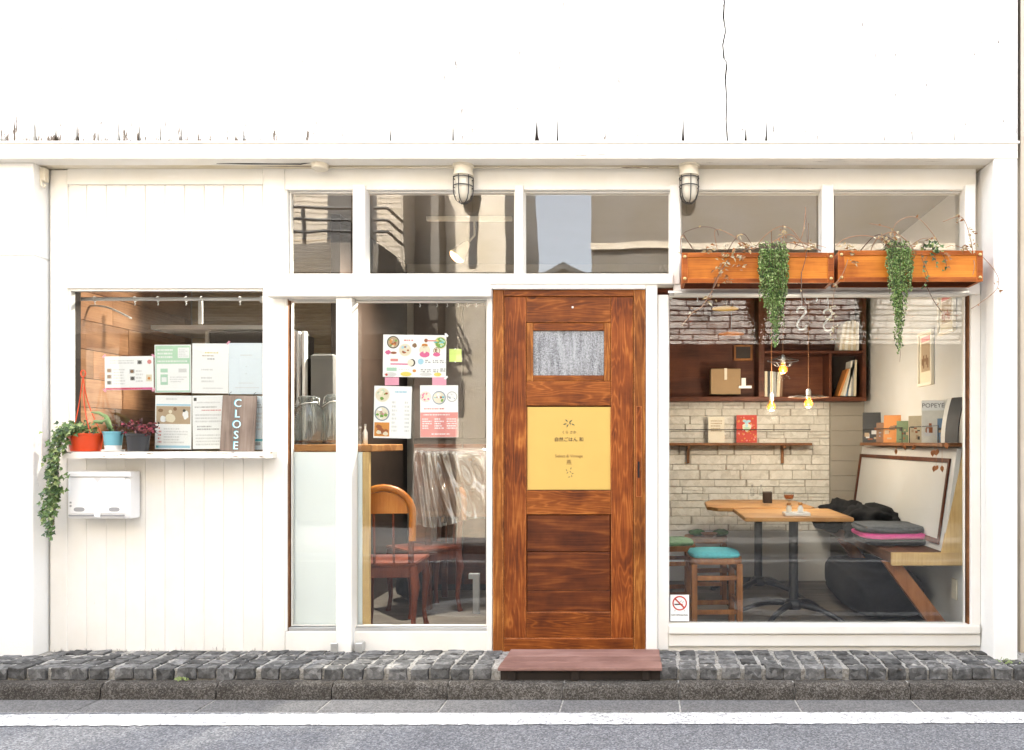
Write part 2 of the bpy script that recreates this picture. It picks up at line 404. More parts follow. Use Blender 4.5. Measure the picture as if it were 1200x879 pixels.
ground_mat('mortar', (0.20, 0.185, 0.16), (0.33, 0.315, 0.285), (0.46, 0.445, 0.41), 180.0, 8.0, 0.7, 0.95, 0, 0.3)
ground_mat('road_paint', (0.20, 0.20, 0.20), (0.60, 0.60, 0.59), (0.76, 0.76, 0.75), 150.0, 14.0, 0.6, 0.8, 0, 0.25)
ground_mat('interior_stone', (0.56, 0.525, 0.46), (0.68, 0.645, 0.575), (0.76, 0.73, 0.67), 40.0, 9.0, 0.5, 0.9, 0.07, 0.2)
ground_mat('joint_dark', (0.32, 0.285, 0.235), (0.42, 0.38, 0.32), (0.48, 0.44, 0.38), 40.0, 9.0, 0.5, 0.9)
ground_mat('opposite_stone', (0.26, 0.245, 0.225), (0.37, 0.35, 0.325), (0.50, 0.475, 0.445), 30.0, 6.0, 0.8, 0.9, 0.2, 0.3)
paint('opposite_tile', (0.46, 0.40, 0.33), 0.0, (3, 3, 3), 0.15)
paint('opposite_grey', (0.15, 0.134, 0.118), 0.0, (3, 3, 3), 0.2)
paint('opposite_beige', (0.56, 0.49, 0.40), 0.0, (3, 3, 3), 0.15)
paint('opposite_white', (0.72, 0.72, 0.70), 0.0, (3, 3, 3), 0.1)
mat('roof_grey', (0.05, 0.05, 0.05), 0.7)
mat('rail_dark', (0.04, 0.038, 0.036), 0.5)

# ---------------------------------------------------------------- ground
ZK, ZR = -0.052, -0.129          # kerb top, road level
YC, YK, YG, YL = -0.345, -0.412, -0.59, -0.754   # front of cobbles, kerb, gutter, white line
bm = bmesh.new(); bx(bm, -40, 40, -60, YG, ZR - 0.4, ZR)
tag(obj('road', bm, 'asphalt', None, recentre=False), 'grey asphalt road in front of the shop', None, None, 'structure')
# gutter of cast slabs
gut = bpy.data.objects.new('gutter', None); COL.objects.link(gut); gut.location = (0, (YK + YG) / 2, ZR); tag(gut, 'pale concrete gutter slabs along the kerb', None, None, 'structure')
kerb = bpy.data.objects.new('kerb', None); COL.objects.link(kerb); kerb.location = (0, YK, ZK); tag(kerb, 'weathered concrete kerb stones below the cobbles', None, None, 'structure')
KL = 0.5765; kx0 = X(118, YK) - 6 * KL
bmk = bmesh.new()
prof = [(YC, ZK), (YC, ZR - 0.2), (YK - 0.012, ZR - 0.2), (YK - 0.010, ZR)]
for k in range(7):
    a = math.pi / 2 * k / 6
    prof.append((YK + 0.030 - 0.030 * math.cos(a), ZK - 0.030 + 0.030 * math.sin(a)))
def prism_x(bm, outl, x0, x1):
    prism(bm, outl, x0, x1, axis='x')
prism_x(bmk, prof, -KL / 2 + 0.0035, KL / 2 - 0.0035)
bmesh.ops.recalc_face_normals(bmk, faces=bmk.faces)
kme = bpy.data.meshes.new('kerb_stone'); 
kc = Vector((0, YK, ZK)); bmesh.ops.translate(bmk, verts=bmk.verts, vec=-kc); bmk.to_mesh(kme); bmk.free(); kme.materials.append(MATS['kerb_concrete'])
for f in kme.polygons: f.use_smooth = True
kme.set_sharp_from_angle(angle=math.radians(40))
for i in range(18):
    o = put('kerb_stone', kme, kerb, (kx0 + (i + 0.5) * KL, YK, ZK + rnd.uniform(-0.002, 0.002)))
    box('gutter_slab', kx0 + i * KL + 0.0035, kx0 + (i + 1) * KL - 0.0035, YG + 0.006, YK - 0.011, ZR - 0.05, ZR + 0.003 + rnd.uniform(0, .002), 'gutter_concrete', gut, 0.004)
bm = bmesh.new(); bx(bm, kx0, kx0 + 18 * KL, YC + 0.001, YK + 0.0325, ZR - 0.25, ZK - 0.002); bx(bm, kx0, kx0 + 18 * KL, YK + 0.032, YK + 0.009, ZR - 0.25, ZK - 0.020); bx(bm, kx0, kx0 + 18 * KL, YG + 0.001, YK + 0.002, ZR - 0.06, ZR - 0.0005)
obj('joint_filler', bm, 'mortar', kerb)
# painted lines
def ragged(bm, x0, x1, y0, y1, z, n=160, j=0.005, sl=0.0):
    a = []; b = []
    for i in range(n + 1):
        x = x0 + (x1 - x0) * i / n
        a.append(bm.verts.new((x, y0 + sl * x + rnd.uniform(-j, j), z))); b.append(bm.verts.new((x, y1 + sl * x + rnd.uniform(-j, j), z)))
    for i in range(n): bm.faces.new((a[i], a[i + 1], b[i + 1], b[i]))
bm = bmesh.new(); ragged(bm, -12, 12, YL, YG - 0.022, ZR + 0.004, 900, 0.005, 0.007)
obj('white_line', bm, 'road_paint', None, kind='structure', label='white edge line painted along the near side of the road')
bm = bmesh.new(); ragged(bm, -12, 12, -3.95, -3.80, ZR + 0.004, 300)
obj('white_line', bm, 'road_paint', None, kind='structure', label='white edge line painted along the far side of the road')
bm = bmesh.new()
ragged(bm, X(668, -1.05), X(746, -1.05), -1.19, -1.043, ZR + 0.004, 40); ragged(bm, X(818, -1.05), X(902, -1.05), -1.19, -1.040, ZR + 0.004, 40)
for (cx, cyy, r0, r1, a0, a1) in ((-0.62, -1.62, 0.16, 0.34, 0, 6.283), (1.75, -1.62, 0.16, 0.34, 0.6, 5.2)):
    n = 40; pa = []; pb = []
    for i in range(n + 1):
        a = a0 + (a1 - a0) * i / n
        pa.append(bm.verts.new((cx + r0 * math.cos(a), cyy + r0 * math.sin(a), ZR + 0.004))); pb.append(bm.verts.new((cx + r1 * math.cos(a), cyy + r1 * math.sin(a), ZR + 0.004)))
    for i in range(n): bm.faces.new((pa[i], pa[i + 1], pb[i + 1], pb[i]))
ragged(bm, 1.95, 3.0, -1.42, -1.30, ZR + 0.004, 40)
obj('road_marking', bm, 'road_paint', None, kind='structure', label='white lettering painted on the asphalt')

# cobbled strip: every sett a stone of its own in pale mortar
pav = bpy.data.objects.new('pavement', None); COL.objects.link(pav); pav.location = (0, YC / 2, 0); tag(pav, 'strip of dark stone setts in pale mortar at the foot of the facade', None, None, 'structure')
bm = bmesh.new()
ny, nx = 14, 420
gx0, gx1 = X(-60, -0.1), X(1260, -0.1)
grid = [[bm.verts.new((gx0 + (gx1 - gx0) * i / nx, YC + 0.024 + (0.20 - YC) * j / ny, -0.002 + rnd.uniform(-0.004, 0.004))) for j in range(ny + 1)] for i in range(nx + 1)]
for i in range(nx):
    for j in range(ny): bm.faces.new((grid[i][j], grid[i + 1][j], grid[i + 1][j + 1], grid[i][j + 1]))
low = [bm.verts.new((g[0].co.x, YC + 0.022, ZK - 0.02)) for g in grid]
for i in range(nx): bm.faces.new((grid[i][0], low[i], low[i + 1], grid[i + 1][0]))
obj('mortar_bed', bm, 'mortar', pav, smooth=True)
def sett(w, d, h):
    bm = bmesh.new()
    vs = bx(bm, -w / 2, w / 2, -d / 2, d / 2, -h, 0)
    bmesh.ops.bevel(bm, geom=list(bm.edges), offset=0.0035, segments=1, affect='EDGES', profile=0.6)
    bmesh.ops.subdivide_edges(bm, edges=[e for e in bm.edges if e.calc_length() > 0.03], cuts=1, use_grid_fill=True)
    for v in bm.verts: v.co += rvec(0.0034)
    sk = rvec(0.03)
    for v in bm.verts: v.co.z += v.co.x * sk.x + v.co.y * sk.y; v.co.x += v.co.y * sk.z
    bmesh.ops.recalc_face_normals(bm, faces=bm.faces)
    me = bpy.data.meshes.new('cobblestone'); bm.to_mesh(me); bm.free(); me.materials.append(MATS['cobble'])
    return me
SETTS = [sett(rnd.uniform(0.088, 0.096), rnd.uniform(0.067, 0.075), 0.058) for _ in range(24)]
d = -YC / 4
x = -3.05
while x < 2.84:
    w = rnd.uniform(0.102, 0.112)
    xc = x + w / 2
    x += w
    y1 = 0.0
    lean = rnd.uniform(-0.006, 0.006)
    cuts = [0, 1, 2, 3, 4]
    for r in range(4):
        if X(584, YC) < xc < X(776, YC): continue
        yc = YC + (r + 0.5) * d + rnd.uniform(-0.004, 0.004)
        if xc < X(52, -0.1) and yc > -0.10: continue
        if xc > X(1163, -0.16) and yc > -0.16: continue
        o = put('cobblestone', SETTS[rnd.randrange(24)], pav, (xc + lean * (r - 1.5) + rnd.uniform(-0.004, 0.004), yc, 0.005 + rnd.uniform(-0.003, 0.003)))
        o.rotation_euler = (rnd.uniform(-0.02, 0.02), rnd.uniform(-0.02, 0.02), rnd.choice((0, math.pi)) + rnd.uniform(-0.05, 0.05))
        o.scale = ((w - 0.0165) / 0.094, rnd.uniform(0.95, 1.03), 1)

# ---------------------------------------------------------------- the shop building
B = empty('cafe_building', (X(600), 0, 0), 'white painted wooden shop building with big windows and a brown door', 'building')
ZE = Z(186, -0.16)                  # underside of the fascia
ZT = 2.748
# upper storey: vertical boards
UW = pbox('upper_wall', -260, 1192, -420, 170, -0.078, 0.10, 'old_timber', B, 0.0)
pitch = 24.5; uy0, uy1 = -0.10, -0.0785
damage = {41.0: 0.007, 64.5: 0.005, 89.0: 0.006, 113.5: 0.004, 138.0: 0.005, 162.5: 0.005, 187.0: 0.003, 211.5: 0.004, 285.0: 0.002, 334.0: 0.0015, 456.5: 0.003, 530.0: 0.003, 628.0: 0.006, 652.5: 0.0025, 799.5: 0.004, 873.0: 0.003, 897.5: 0.0035, 1069.0: 0.002, 1118.0: 0.002}
crack = [(0, 0.0), (20, -1.2), (36, 1.0), (52, -2.0), (68, -0.5), (74, 2.6), (92, 1.2), (118, 2.6), (140, 1.8), (166, 3.4)]
edges = [16.5 + pitch * k for k in range(-9, 49)] 
zb, zt = Z(168, uy0), Z(-420, uy0)
for i in range(len(edges) - 1):
    a, b = edges[i], edges[i + 1]
    xa, xb = X(a, uy0) + 0.0007, X(b, uy0) - 0.0007
    outl = []
    dl, dr = [2.6 * max([v for k, v in damage.items() if abs(k - q) < 2.5] or [0]) for q in (a, b)]
    # right edge bottom-up, then left edge top-down
    if abs(b - 849) < 1:
        outl += [(xb - 0.003 + c / S0 - rnd.uniform(0.0005, 0.0045), Z(p, uy0)) for p, c in reversed(crack)]
        outl += [(xb, zt), (xa, zt)]
    else:
        h = rnd.uniform(0.08, 0.17)
        if dr: outl += [(xb - dr * rnd.uniform(0.7, 1.4), zb), (xb - dr * 0.55, zb + h * 0.35), (xb - dr * 0.3, zb + h * 0.7), (xb, zb + h)]
        else: outl += [(xb, zb)]
        outl += [(xb, zt), (xa, zt)]
    if abs(a - 849) < 1:
        outl += [(xa - 0.0 + c / S0 + rnd.uniform(0.0005, 0.003), Z(p, uy0)) for p, c in crack]
    else:
        h = rnd.uniform(0.08, 0.17)
        if dl: outl += [(xa, zb + h), (xa + dl * 0.25, zb + h * 0.7), (xa + dl * 0.4, zb + h * 0.35), (xa + dl * rnd.uniform(0.6, 1.3), zb)]
        else: outl += [(xa, zb)]
    # ragged bottom where the boards have rotted
    if a < 215:
        l0, r0 = outl[-1][0], outl[0][0]; n = 5
        outl += [(l0 + (r0 - l0) * k / n, zb + (rnd.uniform(0.0, 0.030) if rnd.random() < 0.6 else 0)) for k in range(1, n)]
    bm = bmesh.new(); prism(bm, outl, uy0 + rnd.uniform(-0.0008, 0.0008), uy1)
    obj('wall_plank', bm, 'upper_paint', UW)
pbox('upper_wall_cap', -260, 1192, -426, -420.5, -0.11, 0.10, 'fascia_paint', B)
box('upper_storey', X(-260), X(1192, -.1), 0.1005, 6.0, ZE + 0.35, 5.4, 'stucco', B, 0)
NL = empty('neighbour_building', (-8, 0, -0.1), 'plain rendered neighbouring building left of the shop', 'building')
box('wall', -14, X(-262), 0.0, 5, -0.2, 5.0, 'stucco', NL, 0)
FA = pbox('fascia', -260, 1193, 165.5, 186, -0.16, -0.06, 'fascia_paint', B, 0.004)
box('drip_ledge', X(-260, -.16), X(1195, -.165), -0.167, -0.10, Z(168, -.165), Z(165.0, -.165), 'fascia_paint', B, 0.002)
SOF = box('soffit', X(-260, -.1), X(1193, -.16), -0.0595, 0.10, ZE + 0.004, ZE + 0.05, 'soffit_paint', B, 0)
xg = 60.0
while xg < 1140:                         # dark strips, uneven in height, painted as shadow where eave meets frame
    w_ = rnd.uniform(18, 70); h_ = rnd.choice((0.5, 0.9, 1.3, 1.6))
    pbox('joint_shadow', xg, min(xg + w_, 1144), 196.9 - h_, 196.9, -0.004, -0.0005, 'dark_gap', B, 0); xg += w_ + rnd.choice((0.0, 0.0, 6, 25))
# pillars
bm = bmesh.new()
x1p = -2.567
bx(bm, -4.1, x1p, -0.10, 0.12, Z(299, -0.1), ZE + 0.002, 0.004); bx(bm, -4.1, x1p, -0.10, 0.12, -0.14, Z(301, -0.1), 0.004)
bx(bm, -4.1, x1p - 0.006, -0.092, 0.11, Z(301.2, -0.1), Z(298.8, -0.1))
obj('pillar', bm, 'stucco', B)
box('pillar', X(1149.5), X(1193, -0.16), -0.158, 0.12, -0.14, ZE + 0.003, 'stucco', B, 0.006)
box('wall_end', -2.5665, -2.5545, 0.06, 0.10, -0.05, ZE, 'dark_gap', B, 0)
# left wall panel
PW = pbox('panel_wall', 58.5, 334, 197, 763, 0.05, 0.055, 'white_paint', B, 0)
# (a solid sheet would close the window: replace it by four backing pieces)
bm = bmesh.new()
for (a, b, c, d) in ((58.5, 334, 196, 338), (58.5, 334, 531, 775), (58.5, 79, 338, 531), (309, 334, 338, 531)):
    bx(bm, X(a), X(b), 0.045, 0.10, Z(d), Z(c))
me = bpy.data.meshes.new('panel_wall'); bmesh.ops.translate(bm, verts=bm.verts, vec=-PW.location - B.location)
bm.to_mesh(me); bm.free(); me.materials.append(MATS['old_timber']); PW.data = me
pbox('stile', 58.5, 78.5, 199, 768, 0.0, 0.044, 'white_paint', PW)
pbox('stile', 308, 333.5, 197, 768, -0.002, 0.044, 'white_paint', PW)
pbox('rail', 78.5, 308, 197, 216, 0.002, 0.044, 'white_paint_flat', PW)
pbox('rail', 78.5, 308, 315.5, 338, 0.001, 0.044, 'white_paint_flat', PW)
for k in range(10):
    a = 78.5 + 22.95 * k
    pbox('wall_plank', a + 0.22, a + 22.95 - 0.22, 216.6, 315.2, 0.014 + rnd.uniform(-.001, .001), 0.044, 'white_paint', PW, 0.0025)
    pbox('wall_plank', a + 0.10, a + 22.95 - 0.10, 531, 763.5 + rnd.uniform(-1, 2.5), 0.006 + rnd.uniform(-.001, .001), 0.044, 'white_paint', PW, 0.0013)
# kitchen window
KW = empty('kitchen_window', (X(194), 0.09, Z(434)), parent=B)
bm = bmesh.new()
for (a, b, c, d) in ((78.5, 81, 338, 530), (306.5, 309, 338, 530), (81, 306.5, 338, 340.5)):
    bx(bm, X(a), X(b), 0.012, 0.0445, Z(d), Z(c))
obj('frame', bm, 'white_paint', KW)
bm = bmesh.new(); xs0, xs1 = X(73.5, -.13), X(311, -.13)
n = 40; zt_, zb_ = Z(529.5, -.13), Z(537, -.13)
outl = [(xs0 + (xs1 - xs0) * i / n, zt_ + rnd.uniform(-.0012, .0008)) for i in range(n + 1)] + [(xs1 - (xs1 - xs0) * i / n, zb_ + rnd.uniform(-.0015, .0015)) for i in range(n + 1)]
prism(bm, outl, -0.13, 0.0445)
obj('sill', bm, 'sill_paint', KW)
# frames of the glazed front
pbox('top_rail', 333.7, 1144, 197, 222.5, 0.0, 0.10, 'white_paint_flat', B)
pbox('rail', 313, 789, 321, 333, -0.036, 0.06, 'white_paint_flat', B, 0.004)
pbox('track_cover', 313, 575, 333.2, 347.5, -0.060, 0.03, 'white_paint_flat', B, 0.004)
pbox('door_head', 575.3, 757, 333.2, 338.6, -0.03, 0.07, 'white_paint_flat', B, 0.003)
pbox('jamb', 333.7, 336.5, 223, 320.8, 0.006, 0.07, 'white_paint', B, 0.002)
for a, b in ((413, 427.5), (603, 613), (785.5, 797), (963, 977), (1131, 1143.5)):
    pbox('mullion', a, b, 216, 322 if a < 760 else 333, -0.022 - (a % 7) * 0.0004, 0.06, 'white_paint', B, 0.004)
pbox('rail', 789.5, 1149, 333.2, 345, -0.012, 0.08, 'white_paint_flat', B, 0.003)
pbox('rail', 797.2, 1149, 322.5, 333, -0.004, 0.08, 'white_paint_flat', B, 0.003)
pbox('window_track', 783, 1136, 340.5, 343.5, -0.020, -0.0125, 'aluminium', B, 0.001)
pbox('post', 393.5, 412, 348, 766, -0.040, 0.055, 'white_paint', B, 0.004)
pbox('bottom_rail', 334, 576, 740.5, 763.5, 0.0, 0.08, 'white_paint_flat', B)
pbox('window_track', 338, 571, 735.5, 740.3, 0.012, 0.06, 'aluminium', B, 0.001)
pbox('window_track', 338, 571, 347.7, 352, 0.012, 0.06, 'aluminium', B, 0.001)
pbox('jamb', 333.7, 336.2, 348, 740, 0.001, 0.08, 'white_paint', B, 0.001); pbox('jamb', 336.3, 337.7, 348, 740, 0.012, 0.08, 'shelf_wood', B, 0.001)
pbox('jamb', 570.5, 577, 347.8, 764, -0.006, 0.08, 'white_paint', B)
pbox('post', 757, 770.5, 322, 767, -0.026, 0.08, 'white_paint', B, 0.004)
pbox('post', 770.6, 783.5, 345.3, 762, -0.004, 0.08, 'white_paint', B, 0.004)
pbox('bottom_rail', 783.7, 1149, 733.5, 743, -0.020, 0.08, 'white_paint_flat', B, 0.003)
pbox('bottom_rail', 783.7, 1149, 743.2, 757.5, -0.006, 0.08, 'white_paint_flat', B, 0.003)
pbox('jamb', 1138, 1149.3, 345.2, 733.3, -0.001, 0.08, 'white_paint', B)
pbox('jamb', 1134.5, 1137.9, 345.2, 733.3, 0.020, 0.08, 'shelf_wood', B, 0.001)
for a in (387, 416):
    pbox('bolt_plate', a, a + 8, 754, 765, -0.052, -0.041 if a < 400 else 0.0, 'aluminium', B, 0.002)
glass('pane_glass', 0.038, (0.97, 0.98, 0.97), 0.04)
glass('pane_glass_kitchen', 0.065, (0.97, 0.98, 0.97), 0.08)
glass('pane_glass_wavy', 0.062, (0.97, 0.98, 0.97), 0.08)
def window(name, a, b, c, d, y, m, fr=1.6, parent=None):
    w = parent or None
    bm = bmesh.new()
    for q in ((a, a + fr, c, d), (b - fr, b, c, d), (a + fr, b - fr, c, c + fr), (a + fr, b - fr, d - fr, d)):
        bx(bm, X(q[0]), X(q[1]), y - 0.012, y + 0.014, Z(q[3]), Z(q[2]))
    o = obj(name, bm, 'white_paint', B)
    pbox('pane', a + fr + .05, b - fr - .05, c + fr + .05, d - fr - .05, y, y + 0.005, m, o, 0)
    return o
for a, b in ((336.6, 412.8), (427.7, 602.8), (613.2, 785.3), (797.2, 962.8), (977.2, 1130.8)):
    window('transom_window', a, b, 222.7, 320.8 if a < 790 else 322.3, 0.042, 'pane_glass_wavy')
window('sliding_window', 337.9, 393.8, 352.2, 735.3, 0.046, 'pane_glass', 0.7)
window('sliding_window', 411.5, 570.3, 352.2, 735.3, 0.032, 'pane_glass', 1.4)
window('shop_window', 783.7, 1134.3, 345.2, 733.3, 0.050, 'pane_glass', 0.9)
pbox('pane', 81.1, 306.4, 340.7, 529.3, 0.022, 0.027, 'pane_glass_kitchen', KW, 0)
# threshold below the frames so that nothing shows underneath
pbox('plinth', 58.5, 1149, 757, 790, 0.012, 0.10, 'white_paint_flat', B, 0)

# door
DR = pbox('door', 590, 743, 347, 748, 0.030, 0.055, 'door_plank', B, 0)
pbox('casing', 577.5, 590, 339, 764, -0.012, 0.06, 'door_casing', DR, 0.004)
pbox('casing', 742.6, 756.7, 339, 764, -0.014, 0.06, 'door_casing', DR, 0.004)
pbox('casing', 590.2, 742.4, 339, 347, -0.010, 0.06, 'door_rail', DR, 0.003)
pbox('threshold', 590.2, 742.4, 748, 764, -0.008, 0.06, 'door_rail', DR, 0.003)
pbox('stile', 590.4, 616.5, 347.4, 747.8, 0.0, 0.029, 'door_stile', DR, 0.003)
pbox('stile', 716, 742.2, 347.4, 747.8, 0.001, 0.029, 'door_stile', DR, 0.003)
for c, d in ((347.4, 378), (447, 475.3), (575, 603), (717.3, 747.8)):
    pbox('rail', 616.7, 715.8, c, d, 0.002, 0.029, 'door_rail', DR, 0.003)
pbox('panel_plank', 617.5, 715, 603.5, 646.5, 0.014, 0.029, 'door_plank', DR, 0.003)
pbox('panel_plank', 617.5, 715, 647.4, 691.7, 0.015, 0.029, 'door_plank', DR, 0.003)
pbox('panel_plank', 617.5, 715, 692.2, 716.8, 0.015, 0.029, 'door_plank', DR, 0.002)
for q in ((616.8, 624.5, 378.2, 446.8), (708, 715.7, 378.2, 446.8)): pbox('glazing_bead', *q, 0.005, 0.029, 'door_casing', DR, 0.004)
for q in ((624.7, 707.8, 378.2, 387.5), (624.7, 707.8, 440, 446.8)): pbox('glazing_bead', *q, 0.006, 0.029, 'door_rail', DR, 0.004)
m, nt, b_, out = nodes('pattern_glass')
v = coords(nt, (1, 1, 1)); vv = coords(nt, (1, 1, 0.35))
n1 = noise(nt, v, 190.0, 2, 0.7); n2 = noise(nt, coords(nt, (1, 1, 0.12)), 34.0, 2, 0.5)
t = math_(nt, 'ADD', math_(nt, 'MULTIPLY', n1, 0.9), math_(nt, 'MULTIPLY', n2, 0.45))
nt.links.new(rampn(nt, t, [(0.42, (0.05, 0.052, 0.055)), (0.60, (0.20, 0.205, 0.21)), (0.80, (0.46, 0.47, 0.48))]), b_.inputs['Base Color'])
b_.inputs['Roughness'].default_value = 0.25; bump(nt, b_, n1, 0.9, 0.01)
pbox('glass_pane', 624.9, 707.6, 387.7, 439.8, 0.016, 0.029, 'pattern_glass', DR, 0)
pbox('pull_recess', 745.5, 752, 476, 582, -0.0165, -0.0145, 'door_stile', DR, 0.001)
pbox('pull', 747.3, 749.6, 541, 560, -0.022, -0.017, 'dark_gap', DR, 0.001)
pbox('door_screw', 670, 672, 359, 361, -0.002, 0.002, 'aluminium', DR, 0)

mat('dark_wood_box', (0.030, 0.018, 0.012), 0.6, 0.3)
# ---------------------------------------------------------------- room behind
def shell(name, x0, x1, y0, y1, z0, z1, m, label): return box(name, x0, x1, y0, y1, z0, z1, m, None, 0, kind='structure', label=label)
XR, XL, YB, ZC = 2.564, -2.552, 2.15, 2.64
floor = shell('interior_floor', -2.7, 2.7, 0.101, 2.3, -0.14, -0.012, 'old_timber', 'dark boarded floor inside the shop')
k = 0; yy = 0.102
while yy < YB:
    xx = -2.55 - rnd.uniform(0, 0.6)
    while xx < 2.56:
        w = rnd.uniform(0.9, 1.5); a, b2 = max(xx, -2.55), min(xx + w, 2.56)
        if b2 - a > 0.05: box('floor_plank', a + .001, b2 - .001, yy + .001, min(yy + 0.149, YB), -0.0115, 0.0, 'floor_wood', floor, 0.0015)
        xx += w
    yy += 0.15
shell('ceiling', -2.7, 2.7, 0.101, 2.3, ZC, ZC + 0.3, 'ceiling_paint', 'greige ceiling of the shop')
bw = shell('back_wall', -1.3, 2.7, YB, 2.3, -0.01, ZC - 0.001, 'joint_dark', 'back wall of the cafe faced with split stone')
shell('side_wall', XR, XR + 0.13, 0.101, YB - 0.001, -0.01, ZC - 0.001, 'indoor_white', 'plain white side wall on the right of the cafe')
lw = shell('side_wall', XL - 0.1, XL - 0.012, 0.101, YB - 0.001, -0.01, ZC - 0.001, 'old_timber', 'cedar boarded side wall of the kitchen')
zz = 0.0
while zz < ZC:
    xx = 0.102 - rnd.uniform(0, .4)
    while xx < 1.3:
        w = rnd.uniform(0.45, 0.8); a, b2 = max(xx, 0.102), min(xx + w, 1.3)
        if b2 - a > 0.03: box('cedar_plank', XL - 0.0115, XL + rnd.uniform(0, .008), a + .001, b2 - .001, zz + 0.001, min(zz + 0.168, ZC - .002), 'cedar', lw, 0.002)
        xx += w
    zz += 0.17
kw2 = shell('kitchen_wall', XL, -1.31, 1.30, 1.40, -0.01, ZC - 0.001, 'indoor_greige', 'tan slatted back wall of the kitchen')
zz = 1.0
while zz < ZC - 0.02:
    box('wall_slat', XL + 0.02, -1.32, 1.285, 1.2995, zz, zz + 0.0185, 'tan_board', kw2, 0.002); zz += 0.02
shell('partition', -1.31, -1.25, 0.75, YB - 0.001, -0.01, ZC - 0.001, 'dark_wood_box', 'dark wooden partition between kitchen and cafe')
# stones on the back wall: coursed ashlar of uneven stones, one object each
STX0, STX1 = 0.86, X(972, YB)
z = 0.42; stones = []
while z < 1.50:
    course = rnd.choice((0.045, 0.055, 0.065, 0.075)); x = STX0 - rnd.uniform(0, .2)
    while x < STX1:
        w = rnd.uniform(0.13, 0.34)
        if rnd.random() < 0.18: stones.append((x, x + w, z, z + course * 0.48)); stones.append((x, x + w, z + course * 0.52, z + course))
        else: stones.append((x, x + w, z, z + course))
        x += w + 0.004
    z += course + 0.004
while z < 2.34:
    course = rnd.choice((0.06, 0.08, 0.10)); x = STX0 - rnd.uniform(0, .2)
    while x < STX1:
        w = rnd.uniform(0.2, 0.4); stones.append((x, x + w, z, z + course)); x += w + 0.005
    z += course + 0.005
def rock(bm, x0, x1, y0, y1, z0, z1, j=0.002):
    vs = bx(bm, x0, x1, y0, y1, z0, z1, 0.004)
for (a, b2, c, d) in stones[:298]:
    a, b2 = max(a, STX0), min(b2, STX1)
    if b2 - a < 0.02: continue
    box('stone', round(a, 2), round(b2, 2) - 0.004, YB - 0.008 - rnd.choice((0, .002, .004)), YB - 0.0005, c, d, 'interior_stone', bw, 0.003)
bm = bmesh.new()
for (a, b2, c, d) in stones[298:]:
    a, b2 = max(a, STX0), min(b2, STX1)
    if b2 - a > 0.02: bx(bm, a, b2 - 0.004, YB - 0.014 - rnd.choice((0, .004, .008)), YB - 0.0005, c, d, 0.004)
if len(bm.verts): obj('stone_facing', bm, 'interior_stone', bw, kind='stuff')
box('dado', -1.24, STX1, YB - 0.03, YB - 0.0005, 0.0, 0.415, 'indoor_white', bw, 0.003)
for i in range(14):
    box('wall_board', STX1 + 0.002, XR - 0.001, YB - 0.022, YB - 0.0005, i * 0.125 + 0.001, i * 0.125 + 0.1245, 'indoor_greige', bw, 0.002)
box('plaster', -1.24, STX0 - 0.002, YB - 0.012, YB - 0.0005, 0.42, ZC - 0.002, 'indoor_greige', bw, 0.001)

# ---------------------------------------------------------------- across the street (seen in the glass)
def sx(px): return CX + (px - 755) / (S0 * D / 9.4)
YO = -5.2
A = empty('apartment_building', (-5, -7, ZR), 'tan tiled apartment block with a railed balcony across the street', 'building')
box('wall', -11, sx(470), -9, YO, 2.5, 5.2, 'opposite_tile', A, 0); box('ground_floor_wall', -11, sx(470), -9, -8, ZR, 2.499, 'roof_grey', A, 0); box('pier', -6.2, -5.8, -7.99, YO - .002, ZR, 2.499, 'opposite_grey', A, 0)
for i in range(44):
    zz = 2.51 + i * 0.068
    if zz < 5.1: box('tile', -8.5, sx(470) - .02, YO, YO + 0.008, zz, zz + 0.06, 'opposite_tile', A, 0.001)
box('balcony', -9, sx(462), YO + 0.008, YO + 0.6, 3.05, 3.48, 'opposite_grey', A, 0)
bm = bmesh.new()
for zz in (3.62, 3.76, 3.90): tube(bm, [(-9, YO + .58, zz), (sx(470), YO + .58, zz)], 0.018, 6); tube(bm, [(sx(470), YO + .58, zz), (sx(470), YO + .02, zz)], 0.018, 6)
for i in range(8): tube(bm, [(-9 + i * 0.82, YO + .58, 3.47), (-9 + i * 0.82, YO + .58, 3.91)], 0.02, 6)
obj('balcony_railing', bm, 'rail_dark', A)
box('window', sx(380), sx(440), YO - 0.02, YO + 0.012, 3.5, 4.7, 'rail_dark', A, 0)
Bo = empty('beige_house', (-1, -7, ZR), 'beige rendered house with a narrow window across the street', 'building')
box('wall', sx(502), sx(578), -9, -5.9, ZR, 6.0, 'opposite_beige', Bo, 0)
box('window', sx(535), sx(545), -5.95, -5.88, 3.5, 4.4, 'rail_dark', Bo, 0)
box('wall', sx(470), sx(501), -9, -5.6, ZR, 4.6, 'opposite_grey', Bo, 0)
W = empty('gabled_house', (0.3, -12, ZR), 'white gabled house seen down the gap across the street', 'building')
bm = bmesh.new(); prism(bm, [(-2.4, ZR), (0.6, ZR), (0.6, 3.9), (-0.9, 4.6), (-2.4, 3.9)], -15, -11.5); obj('wall', bm, 'opposite_white', W)
bm = bmesh.new(); prism(bm, [(-2.7, 3.85), (-0.9, 4.70), (0.9, 3.85), (0.9, 3.96), (-0.9, 4.82), (-2.7, 3.96)], -15.2, -11.2); obj('roof', bm, 'roof_grey', W)
C = empty('garage_building', (4, -7, ZR), 'grey house with split stone facing over an open garage across the street', 'building')
gx = sx(692)
box('wall', gx, 11, -10, YO, 3.02, 4.9, 'opposite_grey', C, 0)
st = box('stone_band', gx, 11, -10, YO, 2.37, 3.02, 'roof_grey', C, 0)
z = 2.375
